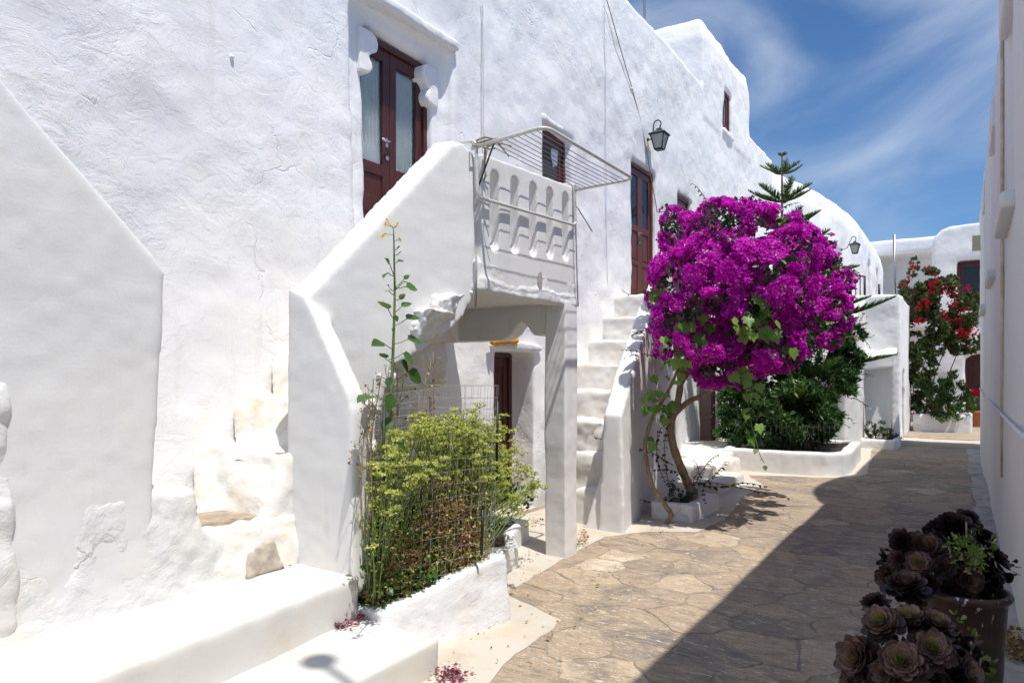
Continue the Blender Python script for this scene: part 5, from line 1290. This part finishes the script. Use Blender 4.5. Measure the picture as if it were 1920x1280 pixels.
front_bed('withered_plant', 'few crisp brown leaves at the near corner of the rough planter', 160, .045, .7, 'leaf_dry', .05, 2.82, 3.0)

# dry seed stalks
sk = thing('dry_stalks', 'thin brown dry seed stalks standing against the stair wall', 'plant', (-2.8, 2.95, .38))
L = []; P = []
for u0, v0, u1, v1 in ((690, 1000, 700, 710), (700, 1000, 690, 720), (720, 960, 760, 690), (760, 980, 808, 672), (770, 980, 800, 700), (740, 960, 745, 690), (680, 1010, 684, 800), (790, 960, 812, 660), (705, 960, 716, 700), (750, 960, 722, 690)):
    X = rng.uniform(-2.88, -2.70); a = px(u0, v0, x=X); b = px(u1, v1, x=X); a.z = max(a.z, .25); m = a.lerp(b, .5) + V3(rng.uniform(-.03, .03), rng.uniform(-.06, .06), 0)
    c = curve([a, m, b], 6); L.append((c, taper(len(c), .0055, .0022)))
    for _ in range(9):
        j = rng.integers(len(c) // 2, len(c) - 1); p = c[j]; q = p + Vector(rdir(1)[0]) * rng.uniform(.04, .11) + V3(0, 0, .04); L.append(([p, q], [.0022, .0013]))
        for _ in range(4): P.append(q + Vector(rdir(1)[0]) * .012)
tubes('stalks', L, M['stem_dry'], sk, 4, True)
k = len(P); part('seed_heads', leafmesh('seed_heads', P, rdir(k), rdir(k), rng.uniform(.010, .022, k), .8, rng.random(k)), M['leaf_dry'], sk, True)

# the tall single stem with broad leaves
ts = thing('tall_seedling', 'single tall slender stem with broad green leaves and yellow flowers before the stair wall', 'plant', tuple(px(726, 1040, x=-2.72)))
def tall():
    X = -2.70; p_ = lambda u, v, dx=0: px(u, v, x=X + dx)
    c = curve([p_(726, 1050), p_(729, 900), p_(733, 760), p_(737, 660), p_(740, 560), p_(739, 480), p_(738, 430)], 6)
    bm = bmesh.new(); tube(bm, c, taper(len(c), .0135, .0035), 8); obj('stem', bm, M['stem_green'], ts)
    for st_, b, t in (((738, 598), (728, 580), (709, 563)), ((741, 610), (762, 598), (787, 594)), ((739, 645), (764, 636), (792, 641)), ((737, 655), (718, 642), (698, 647)), ((738, 672), (755, 662), (777, 684)), ((738, 680), (752, 674), (766, 699)),
                     ((738, 690), (764, 696), (791, 716)), ((733, 752), (699, 742), (671, 752)), ((733, 738), (733, 737), (728, 772)), ((734, 705), (731, 706), (727, 725)), ((736, 680), (723, 672), (714, 661)), ((741, 540), (761, 537), (783, 542)), ((741, 585), (752, 575), (772, 568)),
                     ((741, 562), (748, 561), (760, 551)), ((740, 540), (757, 524), (768, 515)), ((740, 545), (755, 529), (767, 530)), ((739, 553), (729, 545), (722, 546)), ((739, 517), (731, 495), (722, 484)), ((739, 492), (746, 490), (758, 489)), ((739, 545), (731, 541), (727, 534)), ((739, 518), (727, 511), (719, 520)),
                     ((739, 470), (744, 466), (750, 462)), ((738, 600), (741, 590), (745, 603)), ((738, 625), (737, 622), (740, 612)), ((739, 478), (747, 476), (753, 471)), ((734, 775), (728, 782), (720, 812)), ((731, 840), (745, 828), (760, 842))):
        dx = rng.uniform(.0, .06); a, q, r = p_(*st_), p_(b[0], b[1], dx), p_(t[0], t[1], dx + rng.uniform(0, .03)); L_ = (r - q).length * 1.05
        bm = bmesh.new(); tube(bm, [a, a.lerp(q, .5) + V3(0, 0, -.004), q], .0026, 4); lf_stem = obj('petiole', bm, M['stem_green'], ts)
        tp = (np.array([(0, 0, 0), (-.30, .22, .05), (.30, .22, .05), (-.34, .45, .08), (.34, .45, .08), (-.18, .78, .03), (.18, .78, .03), (0, 1, -.06), (0, .25, -.02), (0, .5, -.02), (0, .8, -.02)], float),
              [(0, 2, 8), (0, 8, 1), (1, 8, 9, 3), (8, 2, 4, 9), (3, 9, 10, 5), (9, 4, 6, 10), (5, 10, 7), (10, 6, 7)])
        part('leaf', leafmesh('leaf', [q], [r - q], [V3(.55, -.45, .7) + Vector(rng.normal(size=3) * .25)], L_, 1.0, rng.uniform(0, .75), tp), M['leaf_mid'], ts)
    for u, v, du, dv in ((738, 428, 6, -6), (737, 425, -14, -4), (738, 440, -18, -1), (738, 430, -10, -14), (741, 452, 9, -6)):
        a = p_(u, v, .0); b = p_(u + du, v + dv, .03); bm = bmesh.new(); tube(bm, [a, b], .002, 4); obj('petiole', bm, M['stem_green'], ts)
        n = 5; part('flower', leafmesh('flower', [b] * n, rdir(n) * .6 + np.array([.4, -.3, -.2]), rdir(n), .030, .35, rng.random(n)), M['flower_yellow'], ts)
tall()

# the wire mesh and its stakes
wf = thing('wire_fence', 'bent square wire mesh fence round the overgrown planter', 'fence', (-2.45, 3.2, .4))
def mesh_fence():
    path = curve([V3(-2.86, 2.835, 0), V3(-2.76, 2.84, 0), V3(-2.69, 2.90, 0), V3(-2.62, 3.05, 0), V3(-2.53, 3.30, 0), V3(-2.46, 3.50, 0), V3(-2.50, 3.60, 0), V3(-2.70, 3.63, 0), V3(-2.96, 3.62, 0), V3(-3.02, 3.45, 0), V3(-3.0, 3.2, 0)], 10)
    acc = [0]
    for a, b in zip(path, path[1:]): acc.append(acc[-1] + (b - a).length)
    def at(s):
        i = min(len(path) - 2, max(0, int(np.searchsorted(acc, s)) - 1)); f = (s - acc[i]) / max(1e-6, acc[i + 1] - acc[i]); return path[i].lerp(path[i + 1], f)
    n = int(acc[-1] / .052); z0, z1 = .30, 1.475; m = 16
    def pt(i, j):
        s = acc[-1] * i / n; p = at(s); z = z0 + (z1 - z0) * j / m
        w = .020 * n1d(s * 2.2 + z * 1.7, 4); lean = .05 * (z - z0) * math.sin(s * 2.0)
        zt = z + .022 * n1d(s * 1.5, 6 + j * .13) - (.05 * max(0, 1 - s / .5) * (j / m))
        return p + V3(w + lean * .4, w + lean, 0) + V3(0, 0, zt)
    bm = bmesh.new()
    for i in range(n + 1): tube(bm, [pt(i, j) for j in range(m + 1)], .0013, 3, False)
    for j in range(m + 1): tube(bm, [pt(i, j) for i in range(n + 1)], .0013, 3, False)
    part('wire_mesh', bm, M['mesh'], wf, True)
    for u, v0, v1, X, r in ((718, 760, 1060, -2.66, .008), (806, 745, 1000, -2.98, .009), (931, 752, 900, -2.50, .009), (903, 955, 1040, -2.42, .009), (760, 830, 1000, -2.9, .006)):
        a = px(u, v1, x=X); b = px(u + 2, v0, x=X); a.z = max(.24, a.z); bm = bmesh.new(); tube(bm, [a, b], r, 6); obj('stake', bm, M['iron'], wf)
mesh_fence()
ds = bush('dark_succulent', 'dark leafy succulent clump in the low kerb planter beside the pier', [(965, 935, 26, 0), (945, 958, 20, 0), (980, 945, 14, 0), (950, 915, 18, .05)], 3.62 * H, 700, .05, .55, 'leaf_dark', cat='succulent', base=px(960, 985, t=3.62 * H), stems=0)

# ================================================================== ROSETTE PLANTS IN THE POTS
SPOON = (np.array([(0, 0, 0), (-.13, .25, .02), (.13, .25, .02), (-.30, .55, .05), (.30, .55, .05), (-.36, .78, .06), (.36, .78, .06), (-.22, .95, .06), (.22, .95, .06), (0, 1.04, .10), (0, .3, -.03), (0, .6, -.02), (0, .82, .0)], float),
         [(0, 2, 10), (0, 10, 1), (1, 10, 11, 3), (10, 2, 4, 11), (3, 11, 12, 5), (11, 4, 6, 12), (5, 12, 9, 7), (12, 6, 8, 9)])
TINT_OFF = np.array([-.30, -.22, -.22, -.10, -.10, .06, .06, .12, .12, .14, -.24, -.10, .0])  # tint offset along each rosette leaf: darker at the base, lighter at the tip
def rosette(parent, c, n_, R, dark=0.0, count=84):
    n_ = Vector(n_).normalized(); a = n_.orthogonal().normalized(); b = n_.cross(a)
    P = []; D = []; N_ = []; S = []; Wd = []; T = []
    for k in range(count):
        f = (k + .5) / count; an = k * 2.39996 + rng.uniform(-.12, .12); rad = a * math.cos(an) + b * math.sin(an)
        el = math.radians(84 - 80 * f ** .85 + rng.uniform(-5, 5))
        if f > .85: el -= math.radians(22)
        d = rad * math.cos(el) + n_ * math.sin(el)
        P.append(c + rad * (.03 * R + .10 * R * f) + n_ * (.06 * R - .22 * R * f)); D.append(d); N_.append(n_ * math.cos(el) - rad * math.sin(el))
        S.append(R * (.30 + .68 * f ** .8) * rng.uniform(.88, 1.06)); Wd.append(.82)
        if f < .13: t = .90 + .10 * (1 - f / .13)
        elif f < .72: t = .86 - .32 * (f - .13) / .59
        else: t = .42 - .9 * (f - .72)
        T.append(max(0.02, t * (1 - dark) + rng.uniform(-.09, .09)))
    return part('rosette', leafmesh('rosette', P, D, N_, np.array(S), np.array(Wd), np.array(T), SPOON, TINT_OFF), M['aeonium'], parent)
def aeonium(label, base, cen, t, ros, fill, nfill):
    pl = thing('rosette_succulent', label, 'succulent', tuple(base), 'dark rosette succulents in pots')
    stems_ = []
    view = ray(cen[0], cen[1]).normalized(); cc = px(cen[0], cen[1], t=t)
    for u, v, r, dt, ex, dark in ros:
        c = px(u, v, t=t + dt); out = (c - cc); out.normalize()
        n_ = -view * .75 + out * ex + V3(0, 0, .35)
        rosette(pl, c, n_, r / 1300 * (t + dt) * .90, dark)
        q = c - n_.normalized() * .10; stems_.append((curve([c, q, base + V3(rng.uniform(-.04, .04), rng.uniform(-.04, .04), -.02)], 5), .010))
    tubes('stems', stems_, M['stem_brown'], pl, 6, True)
    P, Nn = lobes_cloud(fill, t, nfill, 1.0); k = len(P)
    part('old_leaves', leafmesh('old_leaves', P, Nn + rdir(k) * .7, Nn + rdir(k) * .3, rng.uniform(.03, .055, k), .95, rng.random(k) * .30, SPOON), M['aeonium'], pl, True)
    return pl
aeonium('nearest dark purple rosette plant at the bottom right corner', PF + V3(0, 0, .30), (1715, 1225), 2.50,
        [(1652, 1166, 42, .02, .5, 0), (1703, 1158, 34, .05, .5, 0), (1757, 1168, 38, .02, .75, .1), (1692, 1240, 50, -.08, .2, 0), (1748, 1216, 44, -.06, .3, 0), (1606, 1234, 50, .03, .8, .15), (1655, 1262, 31, -.06, .3, .1), (1812, 1262, 44, .0, .75, .1), (1596, 1284, 30, .05, .9, .2),
         (1758, 1286, 36, -.04, .4, .55), (1700, 1098, 44, .16, .5, .45), (1640, 1128, 30, .16, .7, .6), (1800, 1205, 30, .12, .9, .6), (1720, 1300, 40, -.04, .3, .2), (1836, 1310, 36, .05, .9, .4), (1660, 1320, 40, 0, .4, .3)],
        [(1700, 1225, 70, .14), (1650, 1250, 55, .14), (1770, 1250, 60, .14), (1690, 1150, 45, .18), (1750, 1300, 60, .12), (1640, 1310, 55, .12)], 520)
aeonium('dark rosette plant crowding the tall brown pot by the right wall', PB + V3(0, 0, .50), (1780, 1050), 3.24,
        [(1788, 985, 40, 0, .7, .75), (1718, 1018, 28, 0, .5, .35), (1742, 1024, 30, -.03, .3, .2), (1722, 1054, 27, -.1, .2, 0), (1766, 1060, 25, -.08, .2, .35), (1682, 1048, 22, 0, .8, .4), (1664, 1086, 30, .02, .9, .4), (1816, 1086, 32, -.06, .4, .25), (1858, 1082, 30, .02, .7, .5), (1868, 1046, 32, .05, .8, .55),
         (1808, 1014, 30, .03, .5, .4), (1690, 1014, 30, .04, .8, .7), (1846, 1006, 28, .08, .8, .7), (1760, 990, 26, .06, .6, .75), (1815, 970, 24, .06, .7, .8), (1700, 1082, 24, -.05, .5, .6), (1735, 1095, 26, -.08, .3, .7), (1785, 1105, 24, -.05, .4, .6)],
        [(1740, 1050, 48, .10), (1790, 1040, 50, .10), (1840, 1050, 45, .10), (1700, 1060, 35, .10), (1790, 995, 32, .08), (1760, 1090, 34, .08)], 520)
gs = bush('green_succulent', 'bright green branching succulent leaning over the rim of the tall brown pot', [(1805, 1030, 22, 0), (1835, 1020, 20, 0), (1815, 1050, 22, -.04), (1845, 1040, 16, 0), (1790, 1020, 12, 0), (1830, 1062, 12, -.05)], 3.08, 1700, .030, .55, 'leaf_fresh', cat='succulent', base=px(1815, 1080, t=3.15), stems=0, spread=1.3, tpl=SPOON)
gs2 = bush('green_succulent', 'pale green succulent shoots hanging between the two pots', [(1795, 1160, 12, 0), (1815, 1195, 13, .05), (1835, 1240, 15, .05), (1850, 1270, 12, .08), (1632, 1185, 8, .1)], 2.62, 1100, .040, .6, 'leaf_fresh', cat='succulent', base=px(1800, 1200, t=2.7), stems=0, tpl=SPOON)
bm = bmesh.new(); tube(bm, [px(1812, 1012, t=3.1), px(1812, 978, t=3.1)], .0035, 5); tag(obj('plant_stick', bm, M['stem_dry']), 'thin pale stick poking up among the dark rosettes', 'stick')

# ================================================================== LITTER
def litter(name, label, centres, n, size, mat, zfun, cat=None, h=.03, wid=.7):
    P = []; 
    for _ in range(n):
        u, v, su, sv = centres[rng.integers(len(centres))]
        p = px(u + rng.normal(0, su), v + rng.normal(0, sv), z=zfun); P.append((p.x, p.y, zfun + .006 + abs(rng.normal(0, h * .5))))
    k = len(P); o = obj(name, leafmesh(name, P, rdir(k) * np.array([1, 1, .35]), np.array([0, 0, 1]) + rdir(k) * .6, rng.uniform(size * .5, size * 1.2, k), wid, rng.random(k)), M[mat])
    return tag(o, label, kind='stuff')
litter('fallen_bracts', 'heap of faded bougainvillea bracts on the lower broad step', [(668, 1160, 10, 5), (655, 1166, 12, 5), (640, 1176, 9, 4), (678, 1152, 5, 4)], 190, .026, 'petal_dry', .122 * H + .004)
litter('fallen_bracts', 'heap of faded bracts on the ground at the bottom edge', [(845, 1268, 16, 7)], 170, .026, 'petal_dry', .012)
litter('fallen_bracts', 'few faded bracts and leaves behind the upper broad step', [(540, 1053, 10, 3), (525, 1058, 12, 3), (505, 1064, 8, 2)], 70, .026, 'petal_dry', .275 * H + .006)
litter('fallen_leaves', 'dry leaves drifted against the foot of the right wall', [(1895, 1205, 12, 9), (1905, 1225, 12, 9)], 260, .036, 'leaf_dry', .016, h=.06)
litter('fallen_leaves', 'small brown heap of dry leaves beside the balcony pier', [(1092, 1008, 5, 7), (1088, 1018, 5, 5)], 80, .032, 'leaf_dry', .012, h=.05)
litter('fallen_bracts', 'loose bracts strewn along the whitewashed margin', [(960, 1045, 14, 4), (1000, 1060, 40, 14), (930, 1080, 20, 20), (985, 1040, 14, 5), (900, 1180, 40, 30), (1100, 1010, 40, 12), (1230, 985, 14, 5), (1010, 1085, 60, 30)], 110, .018, 'petal_dry', .010, h=.004)
litter('fallen_leaves', 'bits of dry leaf scattered on the flagstones', [(1085, 1105, 60, 40), (1020, 1170, 50, 30), (1130, 1100, 40, 20), (1000, 1240, 60, 20), (1300, 1010, 60, 20), (960, 1120, 20, 8)], 46, .026, 'leaf_dry', .009, h=.004)
litter('fallen_leaves', 'dark dry leaf crumbs along the gutter of the right wall', [(1850, 960, 6, 12), (1858, 985, 7, 14), (1866, 1005, 6, 10), (1840, 930, 6, 10)], 170, .020, 'leaf_dry', .016, h=.01)
litter('fallen_leaves', 'dry leaves lying in the niche below the balcony', [(1008, 976, 6, 3), (1000, 984, 12, 3), (960, 1000, 20, 4)], 36, .045, 'leaf_dry', .012, h=.01)
def one_leaf(u, v, z, d, size, mat, label, wid=.5):
    p = px(u, v, z=z) + V3(0, 0, .006)
    o = obj('fallen_leaf', leafmesh('fallen_leaf', [p], [d], [V3(.1, -.1, 1)], size, wid, .5), M[mat]); tag(o, label, 'leaf')
one_leaf(645, 1080, .275 * H, (.9, .5, 0), .055, 'leaf_mid', 'single green leaf lying on the corner of the upper step', .3)
one_leaf(1022, 1198, .010, (.7, .2, .3), .05, 'leaf_dry', 'single curled brown leaf on the whitewashed margin')
one_leaf(437, 866, .69 * H, (.2, .9, 0), .07, 'leaf_dry', 'long dry leaf on the second worn tread', .35)
one_leaf(385, 925, .47 * H, (.6, .5, 0), .04, 'petal_dry', 'faded bract at the back of the lowest worn tread')
one_leaf(395, 932, .47 * H, (.2, .9, 0), .05, 'leaf_dry', 'narrow dry leaf beside the bract on the lowest worn tread', .3)
one_leaf(251, 1152, .275 * H, (.6, .3, 0), .018, 'petal_dry', 'lone faded bract on the upper broad step', .7)
one_leaf(1117, 1100, .010, (.3, .8, .2), .05, 'leaf_vine', 'yellow green leaf lying alone on the sunlit flagstones')
